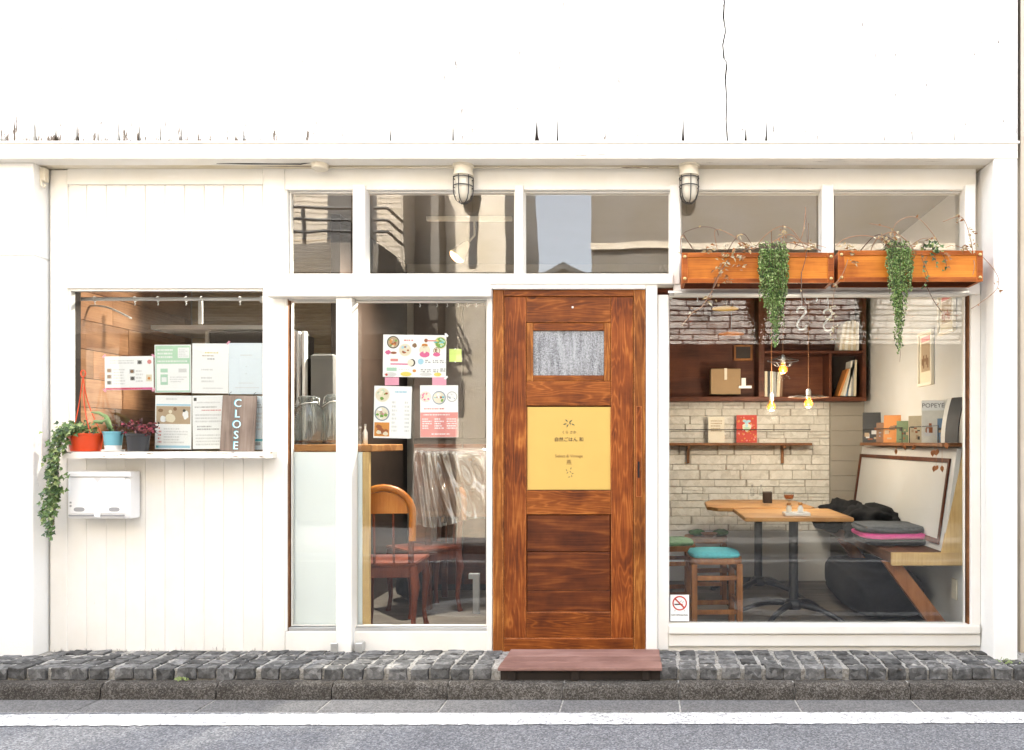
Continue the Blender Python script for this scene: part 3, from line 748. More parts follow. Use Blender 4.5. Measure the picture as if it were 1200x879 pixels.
while z < 3.0:
    h = rnd.choice((0.045, 0.06, 0.075)); x = gx
    while x < 8.0:
        w = rnd.uniform(0.14, 0.36); box('stone', round(x, 2), round(x + w, 2) - .014, YO, YO + 0.02 + rnd.choice((0, .012)), z, min(z + h, 3.015), 'opposite_stone', st, 0.005); x += round(w, 2)
    z += h + 0.014
box('pier', gx, gx + 0.3, -10, YO - .003, ZR, 2.368, 'opposite_grey', C, 0)
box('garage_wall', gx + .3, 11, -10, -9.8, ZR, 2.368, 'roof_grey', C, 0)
box('pier', 8.5, 11, -9.8, YO - .003, ZR, 2.368, 'opposite_grey', C, 0)
box('garage_floor', gx + .3, 8.5, -9.8, YO - .02, ZR, ZR + 0.06, 'roof_grey', C, 0)
box('string_course', gx, 11, YO, YO + 0.05, 3.55, 3.63, 'opposite_beige', C, 0)
bm = bmesh.new(); bx(bm, -11, 11, YO + 0.02, -4.45, ZR, ZR + 0.10, 0.01)
tag(obj('pavement', bm, 'gutter_concrete', None), 'concrete pavement across the street', None, None, 'structure')
NB = empty('neighbour_building', (4, 0, ZR), 'grey rendered neighbouring building at the right edge', 'building')
box('wall', X(1196, -.02), 9, -0.02, 4, ZR - .1, 5.2, 'opposite_beige', NB, 0.0)
pv = box('pavement', X(1196, -.1), 9, -0.40, -0.021, ZR - .1, -0.004, 'gutter_concrete', None, 0.004, kind='structure', label='concrete pavement beside the neighbouring building')
# ---------------------------------------------------------------- more materials
mat('paper', (0.84, 0.835, 0.82), 0.7, 0.02, bmp=0.02)
mat('paper_blue', (0.70, 0.76, 0.80), 0.7, 0.02, bmp=0.02)
mat('paper_cream', (0.74, 0.68, 0.56), 0.7, 0.04, bmp=0.02)
for nm, c in dict(print_pink=(0.62, 0.12, 0.26), print_salmon=(0.66, 0.24, 0.22), print_green=(0.42, 0.62, 0.44), print_leaf=(0.16, 0.32, 0.06), print_red=(0.50, 0.05, 0.03),
                  print_grey=(0.38, 0.37, 0.36), print_dark=(0.07, 0.065, 0.06), print_light=(0.62, 0.61, 0.6), print_teal=(0.10, 0.42, 0.48), print_sky=(0.36, 0.58, 0.70), print_tan=(0.42, 0.31, 0.20), print_orange=(0.60, 0.24, 0.05),
                  print_yellow=(0.70, 0.58, 0.12), print_bowl=(0.06, 0.05, 0.045), print_stew=(0.30, 0.09, 0.03), print_rice=(0.72, 0.66, 0.52), print_brown=(0.22, 0.12, 0.06), print_cream=(0.70, 0.62, 0.46), print_white=(0.78, 0.78, 0.77),
                  print_mint=(0.40, 0.60, 0.45), print_bluegrey=(0.25, 0.29, 0.35), tape_pink=(0.72, 0.32, 0.42), note_lime=(0.55, 0.68, 0.16)).items():
    mat(nm, c, 0.6, 0.05, bmp=0.02)
mat('sign_gold', (0.56, 0.37, 0.092), 0.45, 0.07, 2.0, 0.05)
mat('sign_ink', (0.035, 0.03, 0.025), 0.6, 0.1)
mat('sign_ink_green', (0.03, 0.07, 0.045), 0.6, 0.1)
mat('sign_ink_brown', (0.20, 0.12, 0.035), 0.6, 0.1)
mat('letter_cyan', (0.56, 0.78, 0.82), 0.6, 0.06)
mat('chalk_cyan', (0.10, 0.42, 0.50), 0.6, 0.06)
mat('plastic_white', (0.78, 0.775, 0.765), 0.4, 0.02, bmp=0.05)
mat('plastic_grey', (0.30, 0.30, 0.30), 0.35, 0.05)
mat('pot_orange', (0.62, 0.06, 0.012), 0.35, 0.08)
mat('pot_blue', (0.16, 0.40, 0.47), 0.45, 0.10)
mat('pot_white', (0.74, 0.72, 0.68), 0.4, 0.05)
mat('pot_black', (0.028, 0.028, 0.030), 0.5, 0.15)
mat('soil', (0.05, 0.035, 0.025), 0.95, 0.3)
mat('ivy_green', (0.085, 0.150, 0.042), 0.45, 0.35, 30.0)
mat('ivy_light', (0.24, 0.30, 0.11), 0.45, 0.3, 30.0)
mat('ivy_dark', (0.035, 0.070, 0.024), 0.45, 0.3, 30.0)
mat('pearl_green', (0.135, 0.225, 0.060), 0.4, 0.3, 30.0)
mat('pearl_light', (0.29, 0.38, 0.15), 0.4, 0.3, 30.0)
mat('pearl_dark', (0.035, 0.075, 0.022), 0.4, 0.3, 30.0)
mat('cactus_green', (0.15, 0.22, 0.08), 0.5, 0.25, 30.0)
mat('leaf_red', (0.15, 0.030, 0.028), 0.5, 0.3, 30.0)
mat('leaf_pink', (0.42, 0.07, 0.10), 0.5, 0.3, 30.0)
mat('leaf_maroon', (0.055, 0.018, 0.018), 0.5, 0.3, 30.0)
mat('vine_dry', (0.30, 0.17, 0.10), 0.8, 0.25, 40.0)
mat('vine_dark', (0.11, 0.07, 0.05), 0.8, 0.25, 40.0)
mat('leaf_dry', (0.36, 0.27, 0.14), 0.7, 0.25, 40.0)
mat('leaf_pale', (0.46, 0.41, 0.28), 0.7, 0.2, 40.0)
mat('leaf_brown', (0.26, 0.12, 0.045), 0.7, 0.25, 40.0)
mat('iron_black', (0.014, 0.014, 0.016), 0.42, 0.15, spec=0.5)
mat('cage_grey', (0.035, 0.033, 0.03), 0.5, 0.2)
mat('lamp_cream', (0.66, 0.60, 0.48), 0.5, 0.08)
mat('lamp_glass', (0.58, 0.53, 0.43), 0.35, 0.08, 20.0, 0.05, spec=0.35)
mat('brass', (0.50, 0.36, 0.16), 0.35, 0.15, metal=0.7)
mat('copper', (0.42, 0.17, 0.07), 0.35, 0.15, metal=0.6)
mat('cushion_teal', (0.09, 0.40, 0.44), 0.85, 0.25, 60.0, 0.4, 200.0)
mat('cushion_green', (0.07, 0.17, 0.06), 0.9, 0.45, 30.0, 0.4, 200.0)
mat('cloth_black', (0.006, 0.006, 0.007), 0.95, 0.2, 30.0, 0.5, 120.0)
mat('cloth_grey', (0.07, 0.075, 0.08), 0.9, 0.5, 50.0, 0.5, 150.0)
mat('cloth_pink', (0.62, 0.05, 0.24), 0.9, 0.15, 30.0, 0.4, 150.0)
mat('cloth_charcoal', (0.018, 0.018, 0.020), 0.9, 0.2, 30.0, 0.4, 120.0)
mat('counter_panel', (0.84, 0.89, 0.885), 0.35, 0.03, 3.0, 0.02)
mat('fridge_grey', (0.13, 0.127, 0.12), 0.5, 0.06)
mat('cardboard', (0.33, 0.22, 0.12), 0.85, 0.08)
mat('ceramic_white', (0.74, 0.73, 0.70), 0.25, 0.03)
mat('ceramic_brown', (0.30, 0.11, 0.04), 0.35, 0.15)
mat('cable_black', (0.015, 0.015, 0.015), 0.6, 0.1)
glass('jar_glass', 0.10, (0.72, 0.75, 0.73), 0.25, (0.34, 0.36, 0.35), 0.22)
glass('clear_glass', 0.08, (0.90, 0.92, 0.92), 0.2)
glass('plastic_film', 0.20, (0.86, 0.86, 0.86), 0.9, (0.45, 0.44, 0.42), 0.10, 0.08)
mat('syrup', (0.22, 0.07, 0.015), 0.2, 0.2)
emit('bulb_glow', (1.0, 0.42, 0.09), 0.40)
emit('spot_glow', (1.0, 0.56, 0.22), 0.9)
glass('bulb_glass', 0.06, (1.0, 0.80, 0.52), 0.0, (0.8, 0.36, 0.08), 0.14)
for nm, c in dict(book_white=(0.66, 0.63, 0.56), book_cream=(0.56, 0.48, 0.34), book_black=(0.03, 0.03, 0.032), book_red=(0.34, 0.05, 0.03), book_orange=(0.52, 0.20, 0.05), book_blue=(0.12, 0.20, 0.30), book_grey=(0.28, 0.28, 0.27), book_green=(0.14, 0.19, 0.10), book_brown=(0.18, 0.09, 0.045)).items():
    mat(nm, c, 0.55, 0.12, 25.0, 0.05)

# ---------------------------------------------------------------- flat print
class Sheet:
    """a printed sheet facing the street: coordinates u (left to right) and v (top to bottom) run 0..1"""
    def __init__(self, name, px0, px1, py0, py1, y, paper, label, cat, parent=None, tilt=0.0, group=None, thick=0.0008):
        self.w = (px1 - px0) / s_(y); self.h = (py1 - py0) / s_(y)
        self.o = empty(name, (X((px0 + px1) / 2, y), y, Z(py1, y)), label, cat, group, local=True)
        self.o.rotation_euler = (0, tilt, 0)
        w, h = self.w, self.h
        box('sheet', -w / 2, w / 2, 0, thick, 0, h, paper, self.o, 0)
        self.items = []; self.layer = 1; self.mats = []; self.bm = bmesh.new()
    def mi(self, m):
        if m not in self.mats: self.mats.append(m)
        return self.mats.index(m)
    def poly(self, pts, m, layer=None):
        if layer is None: layer = self.layer
        y = -0.0004 * layer
        f = self.bm.faces.new([self.bm.verts.new(((u - 0.5) * self.w, y, (1 - v) * self.h)) for u, v in pts]); f.material_index = self.mi(m)
    def rect(self, u0, v0, u1, v1, m, layer=1): self.poly([(u0, v0), (u0, v1), (u1, v1), (u1, v0)], m, layer)
    def disc(self, u, v, r, m, layer=2, sy=1.0, n=18, blob=0.0):
        k = self.w / self.h
        self.poly([(u + r * math.cos(-6.2832 * i / n) * (1 + rnd.uniform(-blob, blob)), v + r * k * sy * math.sin(-6.2832 * i / n) * (1 + rnd.uniform(-blob, blob))) for i in range(n)], m, layer)
    def lines(self, u0, v0, u1, v1, n, m, fill=0.5, layer=2, gap=0.35):
        """rows of print too small to read: short dashes of uneven length"""
        h = (v1 - v0) / n
        for i in range(n):
            u = u0
            end = u1 - (u1 - u0) * rnd.choice((0, 0, 0.15, 0.35))
            while u < end:
                w = rnd.uniform(0.012, 0.05)
                self.rect(u, v0 + i * h + h * gap * 0.5, min(u + w, end), v0 + (i + 1) * h - h * gap * 0.9, m, layer)
                u += w + rnd.uniform(0.006, 0.02)
    def food(self, u, v, r, bowl, pal, layer=2):
        self.disc(u, v, r, bowl, layer, 1, 22); self.disc(u, v, r * 0.84, pal[0], layer + 1, 1, 20)
        for i in range(14):
            a = rnd.uniform(0, 6.28); q = r * 0.62 * math.sqrt(rnd.random())
            k = self.w / self.h
            self.disc(u + q * math.cos(a), v + q * k * math.sin(a), r * rnd.uniform(0.14, 0.26), rnd.choice(pal), layer + 2 + i * 0.12, rnd.uniform(.6, 1), 9, 0.25)
    def done(self):
        if len(self.bm.faces): obj('print', self.bm, self.mats, self.o, recentre=True)
        return self.o
def tapes(o, w, h, corners, m, y=-0.0022, size=0.02):
    for (cx, cz) in corners:
        bm = bmesh.new()
        for (dx, dz) in ((0, 0),):
            x = (cx - 0.5) * w; z = cz * h; s = size
            sgx = 1 if cx > 0.5 else -1; sgz = 1 if cz > 0.5 else -1
            prism(bm, [(x - sgx * s * .55, z + sgz * s * .35), (x + sgx * s * .35, z - sgz * s * .55), (x + sgx * s * .6, z - sgz * s * .1), (x - sgx * s * .1, z + sgz * s * .6)], y, y + 0.0004)
        obj('tape', bm, m, o)

# left window, taped inside the pane
YP = 0.031
s = Sheet('flyer', 123, 180, 417.5, 457, YP, 'paper', 'white price flyer with a pink foot strip, taped up in the kitchen window', 'flyer', tilt=-0.01)
s.rect(0.01, 0.93, 0.98, 0.995, 'print_pink'); s.lines(0.05, 0.93, 0.9, 0.99, 1, 'print_red', layer=3)
for (u, v) in ((.09, .42), (.09, .60), (.09, .78), (.56, .45), (.57, .66), (.72, .18)):
    s.rect(u - .05, v - .06, u + .05, v + .06, 'print_grey', 1); s.disc(u, v, .035, rnd.choice(('print_brown', 'print_tan', 'print_dark')), 2)
s.rect(.85, .55, .97, .75, 'print_cream', 1); s.disc(.91, .66, .03, 'print_orange', 2); s.disc(.92, .17, .045, 'print_salmon', 2)
s.lines(.18, .36, .42, .86, 6, 'print_light'); s.lines(.64, .4, .82, .8, 4, 'print_light'); s.lines(.1, .1, .6, .24, 2, 'print_light')
o = s.done(); tapes(o, s.w, s.h, ((0, 0), (1, 0), (0, 1), (1, 1)), 'tape_pink')
s = Sheet('poster', 181.5, 224, 404, 460, YP, 'paper', 'white leaflet with a pale green heading and green border in the kitchen window', 'poster', tilt=-0.006)
s.rect(.02, .02, .98, .40, 'print_green'); s.rect(.64, .06, .96, .28, 'print_white', 2); s.lines(.67, .09, .93, .26, 5, 'print_light', layer=3)
s.lines(.08, .08, .58, .30, 3, 'print_white', layer=3); s.lines(.08, .32, .9, .38, 1, 'print_white', layer=3)
for q in ((.02, .40, .05, .99), (.95, .40, .98, .99), (.02, .96, .98, .99)): s.rect(*q, 'print_mint')
s.rect(.16, .5, .36, .58, 'print_mint', 2); s.rect(.66, .5, .88, .58, 'print_light', 2); s.rect(.16, .62, .36, .84, 'print_mint', 2); s.rect(.19, .68, .33, .78, 'print_white', 3); s.lines(.42, .66, .88, .8, 3, 'print_light')
s.done()
s = Sheet('poster', 225, 267.5, 402.5, 461, YP, 'paper', 'plain white notice with a small centred heading, top middle of the kitchen window', 'notice', tilt=0.008)
s.lines(.35, .17, .72, .21, 1, 'print_yellow'); s.lines(.28, .23, .76, .27, 1, 'print_tan'); s.lines(.42, .29, .62, .34, 1, 'print_grey')
s.lines(.25, .5, .75, .56, 1, 'print_light'); s.lines(.25, .66, .6, .8, 2, 'print_light'); s.lines(.3, .88, .85, .92, 1, 'print_light'); s.done()
s = Sheet('poster', 268, 307.5, 402, 462, YP + 0.0012, 'paper_blue', 'pale bluish blank looking notice, top right of the kitchen window', 'notice')
s.lines(.35, .22, .7, .26, 1, 'print_light'); s.disc(.52, .46, .012, 'print_grey'); s.disc(.52, .6, .012, 'print_grey'); s.lines(.3, .77, .75, .80, 1, 'print_light'); s.lines(.2, .86, .9, .89, 1, 'print_light')
o = s.done(); tapes(o, s.w, s.h, ((0, 1),), 'tape_pink')
s = Sheet('poster', 181.5, 224, 463.5, 526.5, YP, 'paper', 'white poster with a tan photo strip and blue edge lines in the kitchen window', 'poster', tilt=0.010)
s.rect(.03, .16, .97, .19, 'print_sky'); s.rect(.03, .20, .97, .53, 'print_tan'); s.rect(.03, .93, .97, .975, 'print_sky'); s.rect(.03, .93, .10, .975, 'print_teal', 2)
s.disc(.42, .42, .15, 'print_cream', 3, .8, 16, .1); s.disc(.42, .30, .05, 'print_cream', 4); s.disc(.22, .44, .09, 'print_white', 3, 1, 14, .15); s.disc(.84, .36, .08, 'print_white', 3, 1.6, 12, .2); s.disc(.80, .28, .04, 'print_dark', 4); s.disc(.55, .25, .05, 'print_brown', 3); s.disc(.15, .28, .07, 'print_brown', 3, .7)
s.lines(.3, .04, .75, .10, 1, 'print_light'); s.lines(.08, .58, .18, .9, 5, 'print_salmon'); s.lines(.24, .6, .9, .9, 6, 'print_light'); s.done()
s = Sheet('poster', 226, 262.5, 463.5, 526, YP + 0.0010, 'paper', 'white text notice with one red line, half behind the wooden closed sign', 'notice', tilt=-0.012)
s.rect(.05, .04, .14, .10, 'print_dark'); s.lines(.15, .11, .9, .16, 1, 'print_light'); s.lines(.08, .2, .9, .24, 1, 'print_grey'); s.lines(.3, .26, .92, .30, 1, 'print_salmon', layer=3); s.lines(.08, .34, .92, .52, 3, 'print_light'); s.lines(.15, .56, .85, .66, 2, 'print_grey'); s.lines(.1, .72, .9, .95, 4, 'print_light'); s.done()
s = Sheet('poster', 285, 308.5, 464, 527, YP + 0.0024, 'paper_blue', 'pale bluish leaflet with a teal block at its foot, right of the wooden closed sign', 'leaflet')
s.lines(.55, .1, .95, .24, 3, 'print_grey'); s.lines(.5, .3, .95, .66, 5, 'print_light'); s.rect(.52, .80, .97, .84, 'print_teal'); s.rect(.6, .86, .86, .92, 'print_grey'); s.done()
# wooden sign
cs = empty('closed_sign', (X(277, -.025), -0.025, Z(529.4, -.13) + .001), 'weathered wooden board with white hand painted capitals standing on the window sill', 'sign', local=True)
cs.rotation_euler = (-0.06, 0.022, 0)
w, h = 40 / s_(-.02), 65.5 / s_(-.02)
box('board', -w / 2, w / 2, 0, 0.016, 0, h, 'sign_wood', cs, 0.003)
for i, ch in enumerate('CLOSE'):
    text('letter_edge', ch, -0.0075, -0.0010, h - 0.063 - i * 0.0585, 0.065, 'chalk_cyan', cs); text('letter', ch, -0.004, -0.0026, h - 0.062 - i * 0.0585, 0.060, 'letter_cyan', cs)
for dx in (-0.06, 0.075):
    bm = bmesh.new(); tube(bm, [(dx, 0.008, h - 0.001), (dx, 0.012, h + 0.015), (dx + .006, 0.02, h + 0.022)], 0.0015, 5); obj('hook', bm, 'iron_black', cs)

# middle window
YQ = 0.039
s = Sheet('menu_poster', 448.5, 522.5, 392.5, 442, YQ, 'paper', 'wide white menu poster crowded with colourful dish pictures in the middle window', 'menu', tilt=0.012)
s.food(.16, .18, .10, 'print_bowl', ('print_tan', 'print_leaf', 'print_stew', 'print_rice', 'print_orange'))
s.food(.35, .36, .10, 'print_rice', ('print_cream', 'print_stew', 'print_orange', 'print_sky', 'print_rice'), 2)
s.food(.91, .18, .10, 'print_cream', ('print_leaf', 'print_yellow', 'print_mint', 'print_green'), 2)
s.food(.66, .36, .085, 'print_cream', ('print_rice', 'print_brown', 'print_cream'), 2); s.disc(.66, .46, .08, 'print_pink', 5, .6)
s.food(.85, .37, .055, 'print_brown', ('print_rice', 'print_brown', 'print_stew'), 2); s.disc(.85, .46, .058, 'print_pink', 5, .55)
s.disc(.08, .42, .045, 'print_pink', 3, .8, 14, .2); s.disc(.17, .43, .05, 'print_stew', 3, .4); s.disc(.5, .25, .035, 'print_brown', 3, 1, 12, .2); s.disc(.68, .13, .03, 'print_stew', 3); s.disc(.66, .24, .05, 'print_orange', 3, .5)
s.lines(.33, .1, .52, .17, 1, 'print_salmon'); s.rect(.70, .12, .92, .15, 'print_salmon', 4); s.rect(.80, .155, .96, .18, 'print_teal', 5)
s.rect(.12, .57, .24, .63, 'print_salmon'); s.rect(.12, .68, .46, .71, 'print_pink', 2); s.disc(.46, .66, .055, 'print_bowl', 3, 1.1); s.disc(.44, .66, .05, 'print_rice', 4, 1.05)
s.rect(.06, .78, .22, .86, 'print_mint'); s.lines(.25, .8, .42, .84, 1, 'print_light'); s.disc(.37, .93, .09, 'print_yellow', 3, .4); s.disc(.12, .94, .10, 'print_light', 2, .35); s.disc(.06, .95, .02, 'print_red', 3)
s.disc(.60, .63, .048, 'print_sky', 3); 
for q in ((.67, .58), (.79, .58), (.90, .58), (.60, .80), (.70, .80), (.80, .80), (.91, .78)):
    s.lines(q[0], q[1], q[0] + .09, q[1] + .09, 2, 'print_grey', layer=2, gap=.2)
s.disc(.68, .93, .10, 'print_light', 2, .3); s.disc(.87, .93, .06, 'print_yellow', 3, .5); s.disc(.50, .85, .03, 'print_orange', 3, .8)
o = s.done(); tapes(o, s.w, s.h, ((1, 1), (1, 0)), 'print_white')
for a in (451, 506.5):
    tag(pbox('washi_tape', a, a + 16.5, 442.2, 451.5, YQ - 0.0012, YQ - 0.0004, 'tape_pink', None, 0), 'pink tape strip between the wide menu and the sheet ' + ('with three dish photos' if a < 480 else 'with a salmon lower half'), 'tape')
s = Sheet('menu_sheet', 437.5, 481.5, 452.5, 513.5, YQ, 'paper', 'white menu sheet with three dish photos down its left edge, below the wide menu', 'menu', tilt=0.02)
s.food(.22, .17, .19, 'print_rice', ('print_cream', 'print_leaf', 'print_stew', 'print_rice', 'print_green')); s.food(.22, .53, .20, 'print_bluegrey', ('print_rice', 'print_white', 'print_tan', 'print_pink', 'print_leaf'))
s.rect(.02, .70, .42, .97, 'print_orange'); 
for i in range(9): s.disc(rnd.uniform(.08, .36), rnd.uniform(.75, .93), .07, rnd.choice(('print_stew', 'print_brown', 'print_cream', 'print_orange')), 2 + i * .2, .8, 9, .3)
s.lines(.55, .08, .92, .15, 1, 'print_sky'); s.lines(.48, .28, .62, .9, 8, 'print_light'); s.lines(.82, .28, .95, .9, 8, 'print_light'); s.done()
s = Sheet('menu_sheet', 492.5, 537, 451.5, 512.5, YQ, 'paper', 'menu sheet with three bowls on top and a salmon pink lower half', 'menu', tilt=-0.004)
s.rect(0.005, .52, .995, .995, 'print_salmon')
s.food(.15, .22, .15, 'print_light', ('print_rice', 'print_salmon', 'print_light', 'print_pink')); s.food(.50, .24, .18, 'print_bluegrey', ('print_rice', 'print_leaf', 'print_teal', 'print_stew', 'print_white')); s.food(.84, .22, .14, 'print_grey', ('print_white', 'print_bluegrey', 'print_pink', 'print_light'))
s.lines(.1, .43, .92, .48, 1, 'print_salmon'); s.lines(.08, .55, .9, .59, 1, 'print_white', layer=3); s.lines(.06, .63, .3, .85, 5, 'print_white', layer=3); s.lines(.38, .63, .62, .85, 5, 'print_white', layer=3); s.lines(.7, .63, .95, .85, 5, 'print_white', layer=3); s.lines(.3, .92, .78, .96, 1, 'print_white', layer=3); s.done()
s = Sheet('sticky_note', 526.5, 540.8, 409, 424, YQ, 'note_lime', 'lime green square sticky note right of the wide menu', 'sticky note'); o = s.done(); tapes(o, s.w, s.h, ((.5, 1), (.5, 0)), 'print_white', size=.008)
# right window
s = Sheet('no_smoking_sticker', 785.5, 807.5, 697, 728, 0.047, 'paper', 'white sticker with a red no smoking symbol in the lower corner of the big window', 'sticker', thick=0.0005)
n = 28
for i in range(n):
    a0, a1 = 6.2832 * i / n, 6.2832 * (i + 1) / n; k = s.w / s.h
    s.poly([(.5 + r * math.cos(a), .32 - r * k * math.sin(a)) for r, a in ((.39, a0), (.39, a1), (.32, a1), (.32, a0))], 'print_red', 3)
s.rect(.22, .34, .58, .39, 'print_dark', 2); s.rect(.60, .34, .66, .39, 'print_red', 2); s.poly([(.62, .30), (.70, .24), (.73, .25), (.65, .31)], 'print_grey', 2); s.poly([(.5, .26), (.6, .21), (.62, .23), (.52, .28)], 'print_grey', 2)
k = s.w / s.h
s.poly([(.5 + .35 * math.cos(a), .32 - .35 * k * math.sin(a)) for a in (2.25, 2.47, 5.39, 5.61)], 'print_red', 4)
s.disc(.25, .60, .05, 'print_light', 2); s.disc(.76, .60, .05, 'print_light', 2); s.lines(.1, .86, .9, .89, 1, 'print_light')
o = s.done(); text('lettering', 'NO SMOKING', 0, -0.001, s.h * .20, 0.0145, 'print_dark', o)

# door sign
ds = empty('door_sign', (X(666.7, .006), 0.006, Z(574, .006)), 'golden yellow square sign plate with small japanese lettering on the brown door', 'sign', local=True)
w, h = 97 / s_(.006), 97 / s_(.006)
box('plate', -w / 2, w / 2, 0, 0.022, 0, h, 'sign_gold', ds, 0.001)
for q in ((-w / 2 - .004, -w / 2, 0, h), (w / 2, w / 2 + .004, 0, h)): box('edge_strip', q[0], q[1], -0.004, 0.022, q[2], q[3], 'door_casing', ds, 0.001)
def tv(p): return h * (1 - (p - 477) / 97)
bm = bmesh.new()
for (u, v, a) in ((664, 493, 2.4), (669, 493.5, .7), (662, 497, 3.4), (671.5, 497.5, 5.8), (665, 499, 4.2), (668, 496, 1.8)):
    x, z = (u - 666.7) / 211, tv(v); d = (math.cos(a) * .012, math.sin(a) * .012); n_ = (-d[1] * .3, d[0] * .3)
    f = [bm.verts.new((x + p, -0.0008, z + q)) for p, q in ((-d[0], -d[1]), (n_[0], n_[1]), (d[0], d[1]), (-n_[0], -n_[1]))]; bm.faces.new(f)
obj('emblem', bm, 'sign_ink_green', ds)
text('lettering', 'くら さか', 0.001, -0.0008, tv(508), 0.019, 'sign_ink', ds)
text('lettering', '自然ごはん 和', 0, -0.0008, tv(517), 0.026, 'sign_ink', ds)
text('lettering', 'Select & Vintage', 0, -0.0008, tv(536), 0.0235, 'sign_ink_brown', ds)
text('lettering', '燕', 0, -0.0008, tv(544), 0.030, 'sign_ink_brown', ds)
bm = bmesh.new()
for (u, v, a) in ((664, 551, 2.2), (669, 549, 1.1), (665, 554, 4.0), (668.5, 553, 5.6), (670, 558, 4.9), (667, 559, 3.6), (671, 555, .3)):
    x, z = (u - 666.7) / 211, tv(v); L = .0075; d = (math.cos(a) * L, math.sin(a) * L); n_ = (-d[1] * .3, d[0] * .3)
    f = [bm.verts.new((x + p, -0.0008, z + q)) for p, q in ((-d[0], -d[1]), (n_[0], n_[1]), (d[0], d[1]), (-n_[0], -n_[1]))]; bm.faces.new(f)
obj('emblem', bm, 'sign_ink_green', ds)

# ---------------------------------------------------------------- things on the facade
# bulkhead lamps under the soffit
def bulkhead(px, label):
    y = -0.06
    r = empty('bulkhead_lamp', (X(px, y), y, ZE + 0.004), label, 'lamp', 'caged lamps under the eave', local=True)
    bm = bmesh.new(); lathe(bm, [(0.058, 0), (0.058, -0.012), (0.05, -0.016), (0.05, -0.045), (0.054, -0.047), (0.054, -0.062), (0.046, -0.066)], n=24); obj('base', bm, 'lamp_cream', r, smooth=30)
    bm = bmesh.new(); lathe(bm, [(0.044, -0.064), (0.044, -0.125), (0.042, -0.155), (0.034, -0.182), (0.018, -0.197), (0.0, -0.201)], n=24, cap=False); obj('glass_globe', bm, 'lamp_glass', r, smooth='all')
    for k in range(6):
        a = k * math.pi / 3 + 0.25
        prof = [(0.053, -0.066), (0.053, -0.135), (0.050, -0.165), (0.040, -0.192), (0.020, -0.209), (0.004, -0.212)]
        bm = bmesh.new(); tube(bm, [(p * math.cos(a), p * math.sin(a), z) for p, z in prof], 0.0028, 6); obj('cage_rib', bm, 'cage_grey', r, smooth='all')
    for z, q in ((-0.075, 0.053), (-0.120, 0.053)):
        bm = bmesh.new(); tube(bm, [(q * math.cos(6.2832 * k / 24), q * math.sin(6.2832 * k / 24), z) for k in range(24)], 0.0028, 6, closed=True); obj('cage_ring', bm, 'cage_grey', r, smooth='all')
    return r
l0 = bulkhead(543, 'caged glass bulkhead lamp under the eave above the middle window')
l1 = copy_tree(l0); l1.location.x = X(807.5, -0.06); l1['label'] = 'caged glass bulkhead lamp under the eave above the left planter box'; l1.rotation_euler = (0, 0, 0.4)
# bracket, cable and conduit under the eave
bk = empty('cable_bracket', (X(46, -0.03), -0.03, Z(222, -0.03)), 'cream painted cable bracket beside the left pillar under the eave', 'bracket')
pbox('plate', 44.5, 52, 196, 212, -0.055, -0.02, 'lamp_cream', bk, 0.003); 
bm = bmesh.new(); tube(bm, [(X(48, -.06), -.06, Z(211, -.06)), (X(49, -.065), -.065, Z(217, -.065)), (X(52, -.065), -.065, Z(220, -.065)), (X(53, -.06), -.06, Z(216, -.06))], 0.006, 7); obj('hook', bm, 'lamp_cream', bk, smooth='all')
bm = bmesh.new(); tube(bm, [(X(254, -.09), -.09, ZE + .002), (X(290, -.09), -.092, ZE - .003), (X(330, -.09), -.086, ZE - .001), (X(352, -.09), -.09, ZE - .004), (X(366, -.09), -.10, ZE + .004)], 0.0035, 6)
tag(obj('cable', bm, 'cable_black', None, smooth='all'), 'thin black cable running along the underside of the eave', 'cable')
bm = bmesh.new(); lathe(bm, [(0.042, 0.0), (0.044, -0.006), (0.042, -0.030), (0.030, -0.036), (0, -0.037)], (X(375, -.08), -.08, ZE + .004), 20, cap=False)
tag(obj('junction_box', bm, 'lamp_cream', None, smooth=35), 'round cream junction box under the eave above the first transom', 'junction box')
bm = bmesh.new(); tube(bm, [(X(385, -.045), -.045, ZE - .004), (X(530, -.045), -.045, ZE - .003), (X(536, -.05), -.055, ZE - .006)], 0.005, 8)
tag(obj('conduit', bm, 'soffit_paint', None, smooth='all'), 'painted conduit between the junction box and the middle caged lamp', 'conduit')
bm = bmesh.new(); tube(bm, [(X(552, -.045), -.045, ZE - .004), (X(700, -.045), -.045, ZE - .005), (X(798, -.045), -.045, ZE - .004)], 0.005, 8)
tag(obj('conduit', bm, 'soffit_paint', None, smooth='all'), 'painted conduit between the two caged lamps under the eave', 'conduit')

# mailbox
ym = -0.092
mb = empty('mailbox', (X(121, ym), ym, Z(608, ym)), 'white plastic mailbox with two oval peepholes fixed below the kitchen window', 'mailbox')
bm = bmesh.new(); x0, x1 = X(79, ym), X(152, ym); z0, z1 = Z(608, ym), Z(554, ym)
prism(bm, [(-0.006 + 0, z0), (ym + 0.006, z0), (ym, z0 + .012), (ym + .004, z1 - .03), (ym + .03, z1), (-0.006, z1 + .008)], x0, x1, axis='x')
bmesh.ops.bevel(bm, geom=list(bm.edges), offset=0.004, segments=2, affect='EDGES'); obj('body', bm, 'plastic_white', mb, smooth=40)
pbox('flap', 82, 146, 559.5, 602, ym - 0.004, ym + 0.01, 'plastic_white', mb, 0.003)
pbox('lid', 78.5, 152.5, 552.8, 559, ym - 0.010, ym + 0.03, 'plastic_white', mb, 0.004)
pbox('lip', 80, 145, 603.2, 605, ym - 0.007, ym + 0.01, 'plastic_grey', mb, 0.001)
